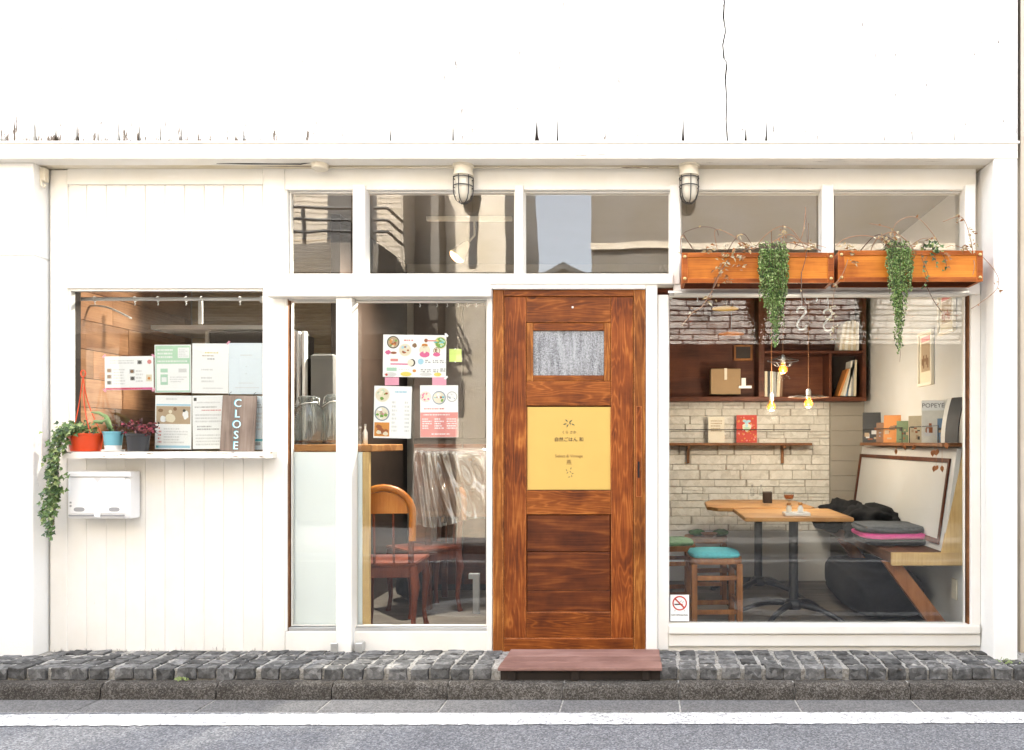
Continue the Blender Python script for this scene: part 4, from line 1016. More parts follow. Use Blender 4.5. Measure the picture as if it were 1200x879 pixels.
for px in (93.5, 134.5):
    bm = bmesh.new(); cxm, czm = X(px, ym), Z(597, ym)
    prism(bm, [(cxm + 0.029 * math.copysign(abs(math.cos(a)) ** .6, math.cos(a)), czm + 0.0115 * math.copysign(abs(math.sin(a)) ** .8, math.sin(a))) for a in [6.2832 * k / 24 for k in range(24)]], ym - 0.0052, ym); obj('peephole', bm, 'plastic_grey', mb)
pbox('latch', 110, 117, 600, 606.5, ym - 0.011, ym, 'plastic_white', mb, 0.002)
bm = bmesh.new(); cxm = X(115, ym); prism(bm, [(cxm - .02, Z(560, ym)), (cxm + .02, Z(560, ym)), (cxm, Z(565.5, ym))], ym - 0.0055, ym - .003); obj('arrow_mark', bm, 'print_light', mb)
for q in (588, 592): pbox('keyhole', 81.5, 83.5, q, q + 2, ym - 0.0065, ym, 'plastic_grey', mb, 0)

# doorstep
st = empty('door_step', (X(680, -.2), -.2, -0.05), 'low red brown plank step in front of the door', 'step')
ys = [YC - 0.03, YC + 0.075, YC + 0.18]; 
sx0, sx1 = X(583, YC - .03), X(776, YC - .03)
for i in range(3):
    y0 = ys[i]; y1 = y0 + 0.102 if i < 2 else -0.03
    box('plank', sx0 + .003 * i, sx1 - .004 * i, y0, y1, 0.002, 0.019, 'step_wood', st, 0.003)
for px in (600, 674, 757): 
    xx = X(px, YC); box('foot', xx - .02, xx + .02, YC - .012, -.06, ZK + .001, 0.0015, 'old_timber', st, 0.002)

box('step_shade', sx0 + .01, sx1 - .01, YC - .002, YC + .012, ZK + .001, 0.0012, 'old_timber', st, 0)  # dark board added to paint the shadow gap below the planks
# planters
def planter(px0, px1, py0, py1, label):
    y = -0.20; p = empty('planter_box', (X((px0 + px1) / 2, y), y, Z(py1, y)), label, 'planter', 'orange planter boxes over the big window')
    x0, x1, z0, z1 = X(px0, y), X(px1, y), Z(py1, y), Z(py0, y)
    t = 0.032
    box('front_board', x0 + .002, x1 - .002, y + .006, y + .022, z0 + .002, z1 - .002, 'planter_wood', p, 0.002)
    for q in ((x0, x0 + t, z0, z1), (x1 - t, x1, z0, z1), (x0 + t + .0005, x1 - t - .0005, z1 - t * .75, z1), (x0 + t + .0005, x1 - t - .0005, z0, z0 + t * .75)):
        box('trim', q[0], q[1], y, y + .0055, q[2], q[3], 'planter_trim', p, 0.002)
    box('end_board', x0 + .002, x0 + .018, y + .0225, -0.045, z0 + .002, z1 - .004, 'planter_trim', p, 0.002); box('end_board', x1 - .018, x1 - .002, y + .0225, -0.045, z0 + .002, z1 - .004, 'planter_trim', p, 0.002)
    box('back_board', x0 + .002, x1 - .002, -0.0445, -0.030, z0 + .002, z1 - .006, 'planter_trim', p, 0.002)
    box('bottom_board', x0 + .019, x1 - .019, y + .0225, -0.045, z0 + .003, z0 + .016, 'planter_under', p, 0.002)
    box('soil', x0 + .019, x1 - .019, y + .0225, -0.045, z0 + .017, z1 - .025, 'soil', p, 0)
    for bx_ in (x0 + .016, x1 - .016):
        for bz in (z0 + .022, z1 - .022):
            bm = bmesh.new(); lathe(bm, [(0.0085, 0), (0.0085, 0.004), (0.005, 0.007), (0, 0.0075)], n=12, cap=False)
            bmesh.ops.rotate(bm, verts=bm.verts, cent=(0, 0, 0), matrix=Matrix.Rotation(math.radians(90), 3, 'X')); bmesh.ops.translate(bm, verts=bm.verts, vec=(bx_, y - .0005, bz)); obj('bolt', bm, 'brass', p, smooth=40)
    for bx_ in (x0 + .12, x1 - .12): box('bracket', bx_ - .012, bx_ + .012, -.0295, -.006, z0 + .03, z0 + .12, 'iron_black', p, 0.001)
planter(799, 977.5, 296, 331.5, 'left orange wooden planter box above the big window, bolted at the corners')
planter(982.5, 1152, 293.5, 330, 'right orange wooden planter box above the big window, next to the white pillar')

def pearls(px, wpx, ptop, pbot, y, label, seed, tail=None, shape=None):
    rr = random.Random(seed); st_ = rnd.getstate(); rnd.seed(seed)
    root = empty('hanging_plant', (X(px, y), y, Z(ptop, y)), label, 'plant', 'trailing string of pearls plants')
    w = wpx / s_(y); H = (pbot - ptop) / s_(y); x0, z0 = X(px, y), Z(ptop, y)
    bm = bmesh.new(); bs = bmesh.new()
    for i in range(104):
        u = rnd.uniform(-1, 1); x = x0 + u * w * 0.5
        Lm = H * (shape(u) if shape else (1 - 0.55 * abs(u) ** 1.3)) * rnd.uniform(0.35, 1.0)
        yy = y - rnd.uniform(0.006, 0.05); z = z0 + rnd.uniform(0.0, 0.035)
        pts = [Vector((x + rnd.uniform(-.01, .01), -0.15, z0 - 0.01)), Vector((x, y + .01, z)), Vector((x, yy, z0 - 0.01))]
        n = max(3, int(Lm / 0.0085)); drift = rnd.uniform(-.02, .02); q = Vector(pts[-1]); ph = rnd.uniform(0, 6)
        for k in range(n):
            q = q + Vector((drift * 0.012 + 0.0016 * math.sin(k * .3 + ph), rnd.uniform(-.001, .001), -0.0085)); pts.append(q.copy())
            m = 0 if rnd.random() < .55 else (1 if rnd.random() < .5 else 2)
            for _ in range(1 if rnd.random() < .7 else 2):
                bead(bm, q + Vector((rnd.choice((-1, 1)) * rnd.uniform(.002, .008), rnd.uniform(-.006, .006), rnd.uniform(-.003, .003))), rnd.uniform(.0026, .0062), m)
        tube(bs, pts[:3] + pts[3::4], 0.0007, 3, 0)
    for i in range(260):
        bead(bm, Vector((x0 + rnd.uniform(-.5, .5) * w, y + rnd.uniform(-.035, .06), z0 + rnd.uniform(-.015, .03))), rnd.uniform(.003, .0055), rnd.choice((0, 1, 2)))
    if tail: tube(bs, [(x0, y - .03, z0 - H * .9), (x0 + .004, y - .03, z0 - H), (x0 + .001, y - .03, z0 - H - tail)], 0.0012, 4)
    obj('foliage', bm, ['pearl_green', 'pearl_light', 'pearl_dark'], root, kind='stuff'); obj('stems', bs, 'vine_dark', root, kind='stuff')
    rnd.setstate(st_)
pearls(906, 31, 291, 409, -0.205, 'bushy trailing string of pearls spilling over the left planter box', 3, 0, lambda u: 0.62 + 0.38 * math.exp(-((u - 0.15) / 0.45) ** 2))
pearls(1052, 27, 290, 416, -0.205, 'narrow trailing string of pearls spilling over the right planter box', 5, 0.04, lambda u: 0.42 + 0.58 * math.exp(-((u + 0.05) / 0.42) ** 2))

def ivy_leaf(bm, p, d, up, L, m):
    """three-lobed ivy leaf"""
    d = Vector(d).normalized(); s_v = d.cross(Vector(up)); s_v = s_v.normalized() if s_v.length > 1e-4 else d.orthogonal().normalized(); n = s_v.cross(d)
    pts = [(0, 0), (.12, .38), (.34, .52), (.46, .24), (1.0, 0), (.46, -.24), (.34, -.52), (.12, -.38)]
    c = bm.verts.new(Vector(p) + d * L * .35 - n * L * .06)
    vs = [bm.verts.new(Vector(p) + d * a * L + s_v * b * L + n * L * abs(b) * .25) for a, b in pts]
    for i in range(8): bm.faces.new((vs[i], vs[(i + 1) % 8], c)).material_index = m
def vine(bs, pts, r=0.0016, mi=0):
    """smooth curve through a few points (Catmull-Rom)"""
    pts = [Vector(p) for p in pts]; out = []
    P = [pts[0]] + pts + [pts[-1]]
    for i in range(1, len(P) - 2):
        for k in range(6):
            t = k / 6
            out.append(0.5 * ((2 * P[i]) + (-P[i - 1] + P[i + 1]) * t + (2 * P[i - 1] - 5 * P[i] + 4 * P[i + 1] - P[i + 2]) * t * t + (-P[i - 1] + 3 * P[i] - 3 * P[i + 1] + P[i + 2]) * t ** 3))
    out.append(pts[-1]); tube(bs, out, r, 5, mi); return out
def Q(px, py, y): return Vector((X(px, y), y, Z(py, y)))
# green ivy in the right planter
root = empty('ivy_plant', Q(1090, 296, -.2), 'dark green ivy with lobed leaves hanging at the right planter box', 'plant')
bm = bmesh.new(); bs = bmesh.new()
for pts in ([(1092, 292), (1084, 305), (1083, 318), (1086, 328), (1080, 338)], [(1092, 292), (1096, 302), (1098, 314)], [(1095, 292), (1106, 300), (1109, 312), (1107, 317)], [(1086, 290), (1080, 300), (1088, 322)]):
    c = vine(bs, [Q(a, b, -.15 if i == 0 else -.213) for i, (a, b) in enumerate(pts)], .0013)
    for q in c[6::3]: ivy_leaf(bm, q + rvec(.006), (rnd.uniform(-1, 1), -.3, rnd.uniform(-1, .2)), (0, -1, .3), rnd.uniform(.014, .026), rnd.choice((0, 0, 2)))
for i in range(55): ivy_leaf(bm, Q(1094 + rnd.gauss(0, 6), 292 + rnd.gauss(0, 4), -.2) + Vector((0, rnd.uniform(-.03, .04), 0)), (rnd.uniform(-1, 1), -.5, rnd.uniform(-1, .6)), (0, -1, .3), rnd.uniform(.016, .03), rnd.choice((0, 2, 2, 0, 1)))
for i in range(6): ivy_leaf(bm, Q(1112 + rnd.gauss(0, 3), 302 + rnd.gauss(0, 4), -.21), (rnd.uniform(-1, 1), -.3, -.6), (0, -1, .3), .02, 3)
obj('foliage', bm, ['ivy_green', 'ivy_light', 'ivy_dark', 'leaf_brown'], root, kind='stuff'); obj('stems', bs, 'vine_dark', root, kind='stuff')
# dried vines of both planters
def dry(name, px, label, vines, clusters, seed):
    stt = rnd.getstate(); rnd.seed(seed)
    root = empty(name, Q(px, 296, -.15), label, 'plant', 'dried vines in the planter boxes'); bm = bmesh.new(); bs = bmesh.new()
    for pts in vines:
        c = vine(bs, [Q(a, b, -.14 - (0.075 if i else 0) * min(1, i / 1.0)) for i, (a, b) in enumerate(pts)], rnd.uniform(.0016, .0026), rnd.choice((0, 0, 1)))
        for q in c[8::9]:
            if rnd.random() < .4: leaf(bm, q, (rnd.uniform(-1, 1), -.4, rnd.uniform(-1, .5)), (0, -1, .2), rnd.uniform(.012, .022), rnd.uniform(.006, .012), rnd.choice((0, 1, 2)))
    for (a, b, sp, n) in clusters:
        for i in range(n):
            leaf(bm, Q(a + rnd.gauss(0, sp), b + rnd.gauss(0, sp * 1.1), -.212) + Vector((0, rnd.uniform(-.02, .004), 0)), (rnd.uniform(-1, 1), rnd.uniform(-.8, .2), rnd.uniform(-1, .3)), rvec(1) + Vector((0, -1, 0)), rnd.uniform(.016, .032), rnd.uniform(.008, .016), rnd.choice((0, 0, 1, 2, 2)), rnd.uniform(.1, .6))
    obj('leaves', bm, ['leaf_dry', 'leaf_pale', 'leaf_brown'], root, kind='stuff'); obj('stems', bs, ['vine_dry', 'vine_dark'], root, kind='stuff'); rnd.setstate(stt)
dry('dried_vine', 850, 'dried pale vines straggling over the left planter box',
    [[(815, 296), (803, 278), (803, 272), (822, 266), (838, 268), (842, 276)], [(842, 298), (838, 270), (858, 276), (874, 290)], [(850, 300), (858, 285), (866, 276), (873, 275), (880, 285)], [(880, 298), (895, 278), (912, 266), (926, 268), (938, 282), (944, 292)],
     [(888, 298), (905, 284), (925, 275), (940, 284), (962, 294)], [(840, 296), (845, 315), (840, 330), (832, 345), (822, 360), (812, 366), (799, 382)], [(858, 296), (850, 310), (838, 330), (833, 350)], [(812, 292), (800, 276), (797, 288), (798, 298)], [(860, 296), (890, 287), (920, 284), (950, 292)], [(930, 292), (940, 276), (944, 247), (943, 243)], [(944, 247), (946, 290), (940, 318)], [(940, 298), (939, 330), (941, 356)], [(870, 294), (930, 284), (968, 290)]],
    [(832, 292, 3, 12), (848, 305, 4, 16), (842, 318, 4, 14), (852, 328, 3, 10), (862, 296, 4, 14), (876, 290, 4, 16), (868, 309, 4, 9), (833, 352, 2, 5), (812, 365, 2, 3), (918, 271, 3, 10), (948, 290, 4, 10), (924, 280, 3, 5), (866, 276, 2, 5)], 21)
dry('dried_vine', 1030, 'dried brown vines arching over the right planter box',
    [[(1045, 292), (1030, 280), (1010, 276), (990, 280), (980, 288)], [(1040, 292), (1048, 265), (1062, 255), (1076, 256), (1090, 270), (1102, 288)], [(1050, 292), (1055, 280), (1044, 268), (1030, 264), (1019, 262)], [(1062, 292), (1080, 280), (1098, 280)], [(1140, 294), (1136, 275), (1130, 258), (1122, 254), (1105, 260)],
     [(1148, 298), (1160, 310), (1170, 326), (1167, 340), (1150, 354), (1138, 362)], [(995, 294), (992, 310), (985, 325), (976, 335)], [(1140, 296), (1120, 288), (1108, 290)], [(1008, 294), (1030, 275), (1060, 290)], [(1020, 294), (1028, 280), (1046, 272), (1062, 282), (1070, 292)], [(1086, 336), (1094, 352), (1104, 366)], [(1138, 296), (1142, 310), (1140, 322)]],
    [(1034, 282, 3, 9), (1046, 276, 3, 9), (1040, 287, 4, 9), (998, 296, 3, 9), (1000, 307, 2.5, 6), (993, 290, 3, 7), (1124, 257, 2.5, 7), (1139, 277, 2.5, 7), (1136, 288, 4, 12), (1091, 281, 2, 5), (1127, 292, 3, 8), (1166, 330, 1, 2), (1170, 340, 1, 2), (1070, 290, 3, 6)], 22)
# sprig hanging with the pink S hook
root = empty('dried_sprig', Q(976, 340, -.21), 'dried sprig with pale curled leaves hanging between the two planter boxes', 'plant'); bm = bmesh.new(); bs = bmesh.new()
c = vine(bs, [Q(981, 330, -.215), Q(977, 345, -.22), Q(975, 365, -.22), Q(977, 378, -.22), Q(976, 395, -.22)], .0012)
for (a, b, n) in ((975, 362, 8), (972, 372, 12), (977, 384, 10), (977, 392, 5), (978, 335, 5)):
    for i in range(n): leaf(bm, Q(a + rnd.gauss(0, 2.4), b + rnd.gauss(0, 2.4), -.22), (rnd.uniform(-1, 1), -.4, rnd.uniform(-1, .4)), rvec(1), rnd.uniform(.012, .024), rnd.uniform(.007, .013), rnd.choice((0, 1, 1)), .4)
obj('leaves', bm, ['leaf_dry', 'leaf_pale', 'leaf_brown'], root, kind='stuff'); obj('stems', bs, 'vine_dry', root)

# pots on the kitchen sill
ZS = Z(529.4, -.13) + 0.0012
def potted(px, y, label, cat='potted plant'):
    return empty('potted_plant', (X(px, y), y, ZS), label, cat)
p = potted(100, -0.05, 'orange plastic hanging pot with ivy trailing down over the sill'); x0 = X(100.5, -.05)
bm = bmesh.new(); lathe(bm, [(0.055, 0.004), (0.066, 0.0), (0.070, 0.008), (0.080, 0.075), (0.082, 0.088), (0.086, 0.090), (0.086, 0.098), (0.080, 0.098), (0.076, 0.085), (0, 0.083)], (x0, -.05, ZS), 28); obj('pot', bm, 'pot_orange', p, smooth=35)
bm = bmesh.new(); hx = X(97.5, -.05)
for (dx, dy) in ((-.078, 0.01), (.06, -.05), (.05, .05)): 
    vine(bm, [(x0 + dx, dy - .05, ZS + .095), (hx + dx * .35, dy * .4 - .05, ZS + .25), (hx + dx * .08, -.05, ZS + .37), (hx, -.05, ZS + .41)], .0026)
tube(bm, [(hx + .013 * math.cos(a), -.05, ZS + .425 + .018 * math.sin(a)) for a in [6.2832 * k / 14 for k in range(14)]], .003, 6, closed=True); obj('hanger', bm, 'pot_orange', p, smooth='all')
bm = bmesh.new(); bs = bmesh.new()
for i in range(150):
    q = Vector((x0 + rnd.gauss(-.035, .055), rnd.uniform(-.125, .0), ZS + .10 + abs(rnd.gauss(0, .03)))); ivy_leaf(bm, q, (rnd.uniform(-1, 1), rnd.uniform(-1, .3), rnd.uniform(-.5, .8)), (0, -1, .6), rnd.uniform(.018, .032), rnd.choice((0, 0, 1, 2, 2)))
for k in range(9):
    a = rnd.uniform(-4, 4)
    c = vine(bs, [(x0 - .02, -.07, ZS + .09), Q(80 + a, 505, -.13), Q(70 + a, 520 + rnd.uniform(-4, 8), -.14), Q(66 + a, 545, -.14), Q(67 + a * 1.2, 570, -.135), Q(64 + a, 590 + rnd.uniform(-6, 4), -.12), Q(58 + a, rnd.choice((604, 612, 626)), -.12)], .0014)
    for q in c[2:]:
        for _ in range(rnd.choice((1, 2, 2))):
            ivy_leaf(bm, q + Vector((rnd.gauss(0, .018), rnd.uniform(-.03, .005), rnd.gauss(0, .01))), (rnd.uniform(-1, 1), rnd.uniform(-.6, 0), rnd.uniform(-1, .3)), (0, -1, .4), rnd.uniform(.017, .033), rnd.choice((0, 0, 1, 2, 0)))
obj('ivy', bm, ['ivy_green', 'ivy_light', 'ivy_dark'], p, kind='stuff'); obj('stems', bs, 'vine_dark', p, kind='stuff')
p = potted(133, -0.05, 'small blue pot with a slanting cactus on the window sill'); x0, yy = X(132.5, -.05), -.05
bm = bmesh.new(); lathe(bm, [(0.052, 0.0), (0.056, 0.008), (0.050, 0.010), (0.030, 0.009)], (x0, yy, ZS), 24); obj('saucer', bm, 'pot_white', p, smooth=35)
bm = bmesh.new(); lathe(bm, [(0.038, 0.010), (0.041, 0.032)], (x0, yy, ZS), 24); obj('pot_base', bm, 'pot_white', p, smooth=35)
bm = bmesh.new(); lathe(bm, [(0.040, 0.0325), (0.047, 0.098), (0.050, 0.1), (0.050, 0.108), (0.045, 0.108), (0.042, 0.098), (0, 0.096)], (x0, yy, ZS), 24); obj('pot', bm, 'pot_blue', p, smooth=35)
bm = bmesh.new()
for pts in ([Q(131, 505, yy), Q(127, 495, yy), Q(124, 488, yy), Q(116, 484, yy), Q(107, 483, yy)], [Q(129, 502, yy), Q(124, 492, yy - .02), Q(119, 495, yy - .03), Q(110, 494, yy - .04)], [Q(131, 505, yy), Q(128, 497, yy), Q(125, 489, yy)]):
    tube(bm, pts, [.012, .012, .011, .009, .004][:len(pts)], 7)
for i in range(10): leaf(bm, Q(136 + rnd.gauss(0, 4), 503 + rnd.gauss(0, 3), yy), (rnd.uniform(-1, 1), -.3, rnd.uniform(-.2, 1)), (0, -1, .3), .022, .01, 1)
obj('cactus', bm, ['cactus_green', 'leaf_maroon'], p, smooth='all')
p = potted(162, -0.055, 'small black plastic pot with dark red leaves on the window sill'); x0, yy = X(162, -.055), -.055
bm = bmesh.new(); lathe(bm, [(0.044, 0.0), (0.048, 0.003), (0.056, 0.085), (0.060, 0.087), (0.060, 0.097), (0.055, 0.097), (0.052, 0.085), (0, 0.083)], (x0, yy, ZS), 24); obj('pot', bm, 'pot_black', p, smooth=35)
bm = bmesh.new(); bs = bmesh.new()
for i in range(26):
    a = rnd.uniform(0, 6.28); r = rnd.uniform(.02, .095); e = Vector((x0 + .003 + r * math.cos(a), yy + r * math.sin(a) * .6, ZS + rnd.uniform(.10, .155)))
    tube(bs, [(x0, yy, ZS + .085), (x0 + (e.x - x0) * .4, yy, ZS + .12), e], .0014, 4)
    for k in range(6): leaf(bm, e + rvec(.014), (rnd.uniform(-1, 1), rnd.uniform(-1, .3), rnd.uniform(-.6, .8)), rvec(1), rnd.uniform(.018, .032), rnd.uniform(.011, .018), rnd.choice((0, 0, 2, 2, 2, 1)), .2)
obj('foliage', bm, ['leaf_red', 'leaf_pink', 'leaf_maroon'], p, kind='stuff'); obj('stems', bs, 'leaf_maroon', p)
# weeds at the kerb
bm = bmesh.new()
for i in range(40): leaf(bm, Vector((X(215 + rnd.gauss(0, 4), YC), YC - .012 + rnd.uniform(-.01, .006), ZK + rnd.uniform(0, .012))), (rnd.uniform(-1, 1), rnd.uniform(-.6, .2), rnd.uniform(.1, .8)), (0, -1, .5), rnd.uniform(.01, .02), rnd.uniform(.004, .008), 0)
for px in (1186, 1192):
    for i in range(16): leaf(bm, Vector((X(px + rnd.gauss(0, 4), -.3), -.22 + rnd.uniform(-.03, .03), 0.002 + rnd.uniform(0, .01))), (rnd.uniform(-1, 1), rnd.uniform(-.6, .2), rnd.uniform(.1, .8)), (0, -1, .5), rnd.uniform(.01, .02), .005, 0)
obj('weeds', bm, 'ivy_light', None, kind='stuff', label='small green weeds growing between setts and kerb', cat='weeds')
# ---------------------------------------------------------------- inside: kitchen behind the left window
def rod(name, px0, px1, py, y, label, r=0.011, rings=()):
    t = empty(name, (X(px0, y), y, Z(py, y)), label, 'curtain rod')
    bm = bmesh.new(); tube(bm, [(X(px0, y), y, Z(py, y)), (X(px1, y), y, Z(py, y))], r, 10); obj('pole', bm, 'plastic_white', t, smooth=40)
    for px in (px0, px1 - 3): pbox('end_cap', px, px + 4, py - 4, py + 4, y - .017, y + .017, 'plastic_white', t, 0.003)
    for px in rings:
        bm = bmesh.new(); x = X(px, y); z = Z(py, y)
        tube(bm, [(x, y + (r + .004) * math.cos(a), z + (r + .004) * math.sin(a)) for a in [6.2832 * k / 10 for k in range(10)]], .002, 5, closed=True)
        tube(bm, [(x, y - .004, z - r - .004), (x + .004, y, z - .03), (x, y, z - .036), (x - .003, y, z - .03)], .002, 5)
        obj('ring', bm, 'plastic_white', t, smooth='all')
    return t
rod('curtain_rod', 82, 307, 350.5, 0.15, 'white curtain rod with clip rings across the top of the kitchen window', 0.011, (111, 158, 185, 218, 236, 281))
rod('curtain_rod', 412, 570, 352.5, 0.14, 'white curtain rod with clip rings across the middle window', 0.008, (492, 512, 524, 537, 548, 558))
rod('curtain_rod', 784, 1133, 345.5, 0.15, 'white curtain rod across the top of the big window', 0.010, (817, 943, 957, 969, 1052))
sh = empty('kitchen_shelf', (X(180, .95), .95, Z(383, .95)), 'pale shelf board across the kitchen behind the window notices', 'shelf')
pbox('board', 60, 330, 381, 386, 0.85, 1.28, 'indoor_white', sh, 0.003)
for px in (90, 240): pbox('bracket', px, px + 4, 386, 405, 0.95, 1.27, 'indoor_white', sh, 0.002)
hd = empty('range_hood', (X(290, .9), .9, Z(400, .9)), 'black kitchen hood at the right of the kitchen window', 'hood')
pbox('canopy', 245, 330, 388, 404, 0.80, 1.27, 'dark_gap', hd, 0.004); pbox('filter', 250, 328, 404.5, 408, 0.84, 1.2, 'plastic_grey', hd, 0.002)
pl = empty('pot_lid', Q(165, 384, .95), 'dark rounded pan hanging below the kitchen shelf', 'pan')
bm = bmesh.new(); lathe(bm, [(0.0, -0.03), (0.04, -0.028), (0.10, -0.005), (0.108, 0.0), (0.10, 0.004), (0, 0.006)], Q(168, 391, .98), 24, cap=False); obj('bowl', bm, 'iron_black', pl, smooth='all')
bm = bmesh.new(); tube(bm, [Q(150, 390, .98), Q(139, 389, .98)], .008, 8); obj('handle', bm, 'iron_black', pl)
ct = empty('work_top', Q(150, 540, .7), 'kitchen work top below the notices', 'counter')
box('slab', XL + .012, -1.33, 0.60, 1.28, 0.93, 0.965, 'bench_wood', ct, 0.003); box('front', XL + .012, -1.33, 0.64, 1.28, 0.0, 0.929, 'dark_wood_box', ct, 0.002)
for i, (px, wv, hv, m, lb) in enumerate(((134, 13, 62, 'book_grey', 'dark grey cutting board leaning in the kitchen, leftmost'), (146, 15, 66, 'book_brown', 'brown cutting board leaning in the kitchen between two grey ones'), (162, 18, 64, 'book_black', 'black tray leaning in the kitchen, right of the boards'))):
    t = empty('cutting_board', Q(px, 515, .8), lb, 'board', local=True); t.rotation_euler = (-.12, -0.18, 0)
    bm = bmesh.new(); w, h = wv / s_(.8), hv / s_(.8)
    prism(bm, [(-w / 2, 0), (w / 2, 0), (w / 2, h * .8), (w * .2, h * .9), (w * .14, h), (-w * .14, h), (-w * .2, h * .9), (-w / 2, h * .8)], -.008, .008); obj('board', bm, m, t)
def bottle(px, py0, py1, r, y, m, label, cat='bottle', name='bottle', neck=.4):
    t = empty(name, Q(px, py1, y), label, cat); h = (py1 - py0) / s_(y); z0 = Z(py1, y)
    bm = bmesh.new(); lathe(bm, [(r * .9, 0), (r, .006), (r, h * .58), (r * neck, h * .76), (r * neck, h * .9)], (X(px, y), y, z0), 16); obj('body', bm, m, t, smooth=40)
    bm = bmesh.new(); lathe(bm, [(r * neck * 1.15, h * .9), (r * neck * 1.15, h)], (X(px, y), y, z0), 14); obj('cap', bm, 'plastic_grey', t, smooth=40)
bottle(150, 404, 440, .03, 1.05, 'clear_glass', 'clear glass bottle standing behind the price flyer')
pbox('hanging_ladle', 232, 237, 352, 380, .5, .512, 'plastic_white', None, .002, label='white plastic ladle hanging from the rod in the kitchen window', cat='ladle')
bm = bmesh.new(); vine(bm, [Q(97, 358, .3), Q(125, 360, .3), Q(154, 373, .3)], .006); tag(obj('lamp_tube', bm, 'plastic_white', None, smooth='all'), 'curved white plastic strip hanging high in the kitchen window', 'strip')

# counter behind the narrow sliding window
co = empty('counter', (X(386, .2), .2, 0), 'service counter with pale blue front and wooden top behind the narrow window', 'counter')
pbox('top', 338, 435.5, 521, 529.5, 0.065, 0.62, 'counter_wood', co, 0.004)
bmz = Z(529.6, .065)
box('front_panel', X(338, .07), X(424.5, .07), 0.070, 0.09, 0.002, bmz - .001, 'counter_panel', co, 0.002)
box('end_post', X(424.8, .07), X(432.5, .07), 0.068, 0.10, 0.002, bmz - .001, 'ply', co, 0.002)
box('back_support', X(402, .3), X(404, .3), .2, .6, .002, bmz - .001, 'dark_wood_box', co, .002)
def jar(px, w, py0, py1, y, label):
    t = empty('glass_jar', Q(px, py1, y), label, 'jar', 'swing top glass jars on the counter')
    h = (py1 - py0) / s_(y); r = w / 2 / s_(y); c = (X(px, y), y, Z(py1, y) + .001)
    bm = bmesh.new(); lathe(bm, [(r * .9, 0), (r, .012), (r, h * .55), (r * .86, h * .70), (r * .60, h * .80), (r * .56, h * .86), (r * .62, h * .88), (r * .62, h * .91)], c, 28); obj('glass_body', bm, 'jar_glass', t, smooth=50)
    bm = bmesh.new(); lathe(bm, [(r * .62, h * .912), (r * .66, h * .92), (r * .66, h * .96), (r * .5, h * .99), (0, h)], c, 24, cap=False); obj('lid', bm, 'jar_glass', t, smooth=50)
    bm = bmesh.new(); lathe(bm, [(r * .88, .008), (r * .95, .016), (r * .95, h * .07), (0, h * .072)], c, 24); obj('syrup', bm, 'syrup', t, smooth=40)
    bm = bmesh.new()
    for sg in (-1, 1): tube(bm, [(c[0] + sg * r * .60, y - .01, c[2] + h * .84), (c[0] + sg * r * .78, y - .02, c[2] + h * .80), (c[0] + sg * r * .74, y - .01, c[2] + h * .93), (c[0] + sg * r * .5, y - .01, c[2] + h * .97)], .0022, 6)
    tube(bm, [(c[0] + r * .70, y - .02, c[2] + h * .86), (c[0] + r * .1, y - r * .8, c[2] + h * .84), (c[0] - r * .55, y - r * .8, c[2] + h * .76), (c[0] - r * .8, y - .03, c[2] + h * .74)], .0028, 6); obj('wire_clip', bm, 'aluminium', t, smooth='all')
jar(362, 36, 464, 520.5, 0.22, 'large swing top glass jar with brown syrup at its bottom on the counter')
jar(389, 22, 462, 520.5, 0.26, 'slimmer glass jar on the counter partly behind the white post')
bottle(422, 500, 521, .016, .3, 'clear_glass', 'small clear bottle at the right end of the counter, left one', name='small_bottle')
bottle(428, 497, 521, .014, .36, 'aluminium', 'small steel shaker at the right end of the counter', 'shaker', 'shaker')
fr = empty('refrigerator', (X(377, .7), .75, 0), 'grey refrigerator standing behind the counter jars', 'refrigerator')
box('body', X(364, .66), X(391, .66), 0.66, 1.2, 0.02, 1.72, 'fridge_grey', fr, 0.012); box('door', X(364.4, .655), X(390.6, .655), 0.652, 0.659, 0.05, 1.16, 'fridge_grey', fr, 0.003); box('door', X(364.4, .655), X(390.6, .655), 0.652, 0.659, 1.168, 1.71, 'fridge_grey', fr, 0.003); box('handle', X(366, .63), X(367.5, .63), 0.635, 0.652, 1.2, 1.45, 'aluminium', fr, 0.002)
for px, lb in ((346.5, 'thin white shelf upright behind the counter, left one'), (354, 'thin white shelf upright behind the counter, right one')):
    tag(pbox('shelf_upright', px, px + 3.5, 388, 530, 0.64, 0.68, 'plastic_white', None, .002), lb, 'upright')
tag(pbox('wall_cabinet', 338, 344, 388, 520, 0.60, 0.9, 'dark_wood_box', None, .002), 'dark narrow cabinet at the left end of the counter', 'cabinet')

# ---------------------------------------------------------------- middle: chair, covered table, dark cupboard
chx, chy = X(459, .42), 0.42
ch = empty('dining_chair', (chx, chy, 0), 'red brown chair with a rounded orange arched back beside the counter', 'chair', local=True, rotz=0.10)
wv, dp, sh_ = 0.163, 0.19, 0.425
bm = bmesh.new()
prism(bm, [(-wv - .02, -dp), (wv + .02, -dp), (wv + .03, dp), (-wv - .03, dp)], sh_, sh_ + 0.022, axis='z'); bmesh.ops.bevel(bm, geom=list(bm.edges), offset=.006, segments=2, affect='EDGES'); obj('seat', bm, 'chair_red', ch)
for q in ((-wv, wv, -dp + .012, -dp + .032), (-wv, wv, dp - .03, dp - .01)): box('apron', *q, sh_ - .065, sh_ - .0005, 'chair_red', ch, .003)
for sg in (-1, 1): box('apron', sg * wv - .009, sg * wv + .009, -dp + .033, dp - .031, sh_ - .065, sh_ - .0005, 'chair_red', ch, .003)
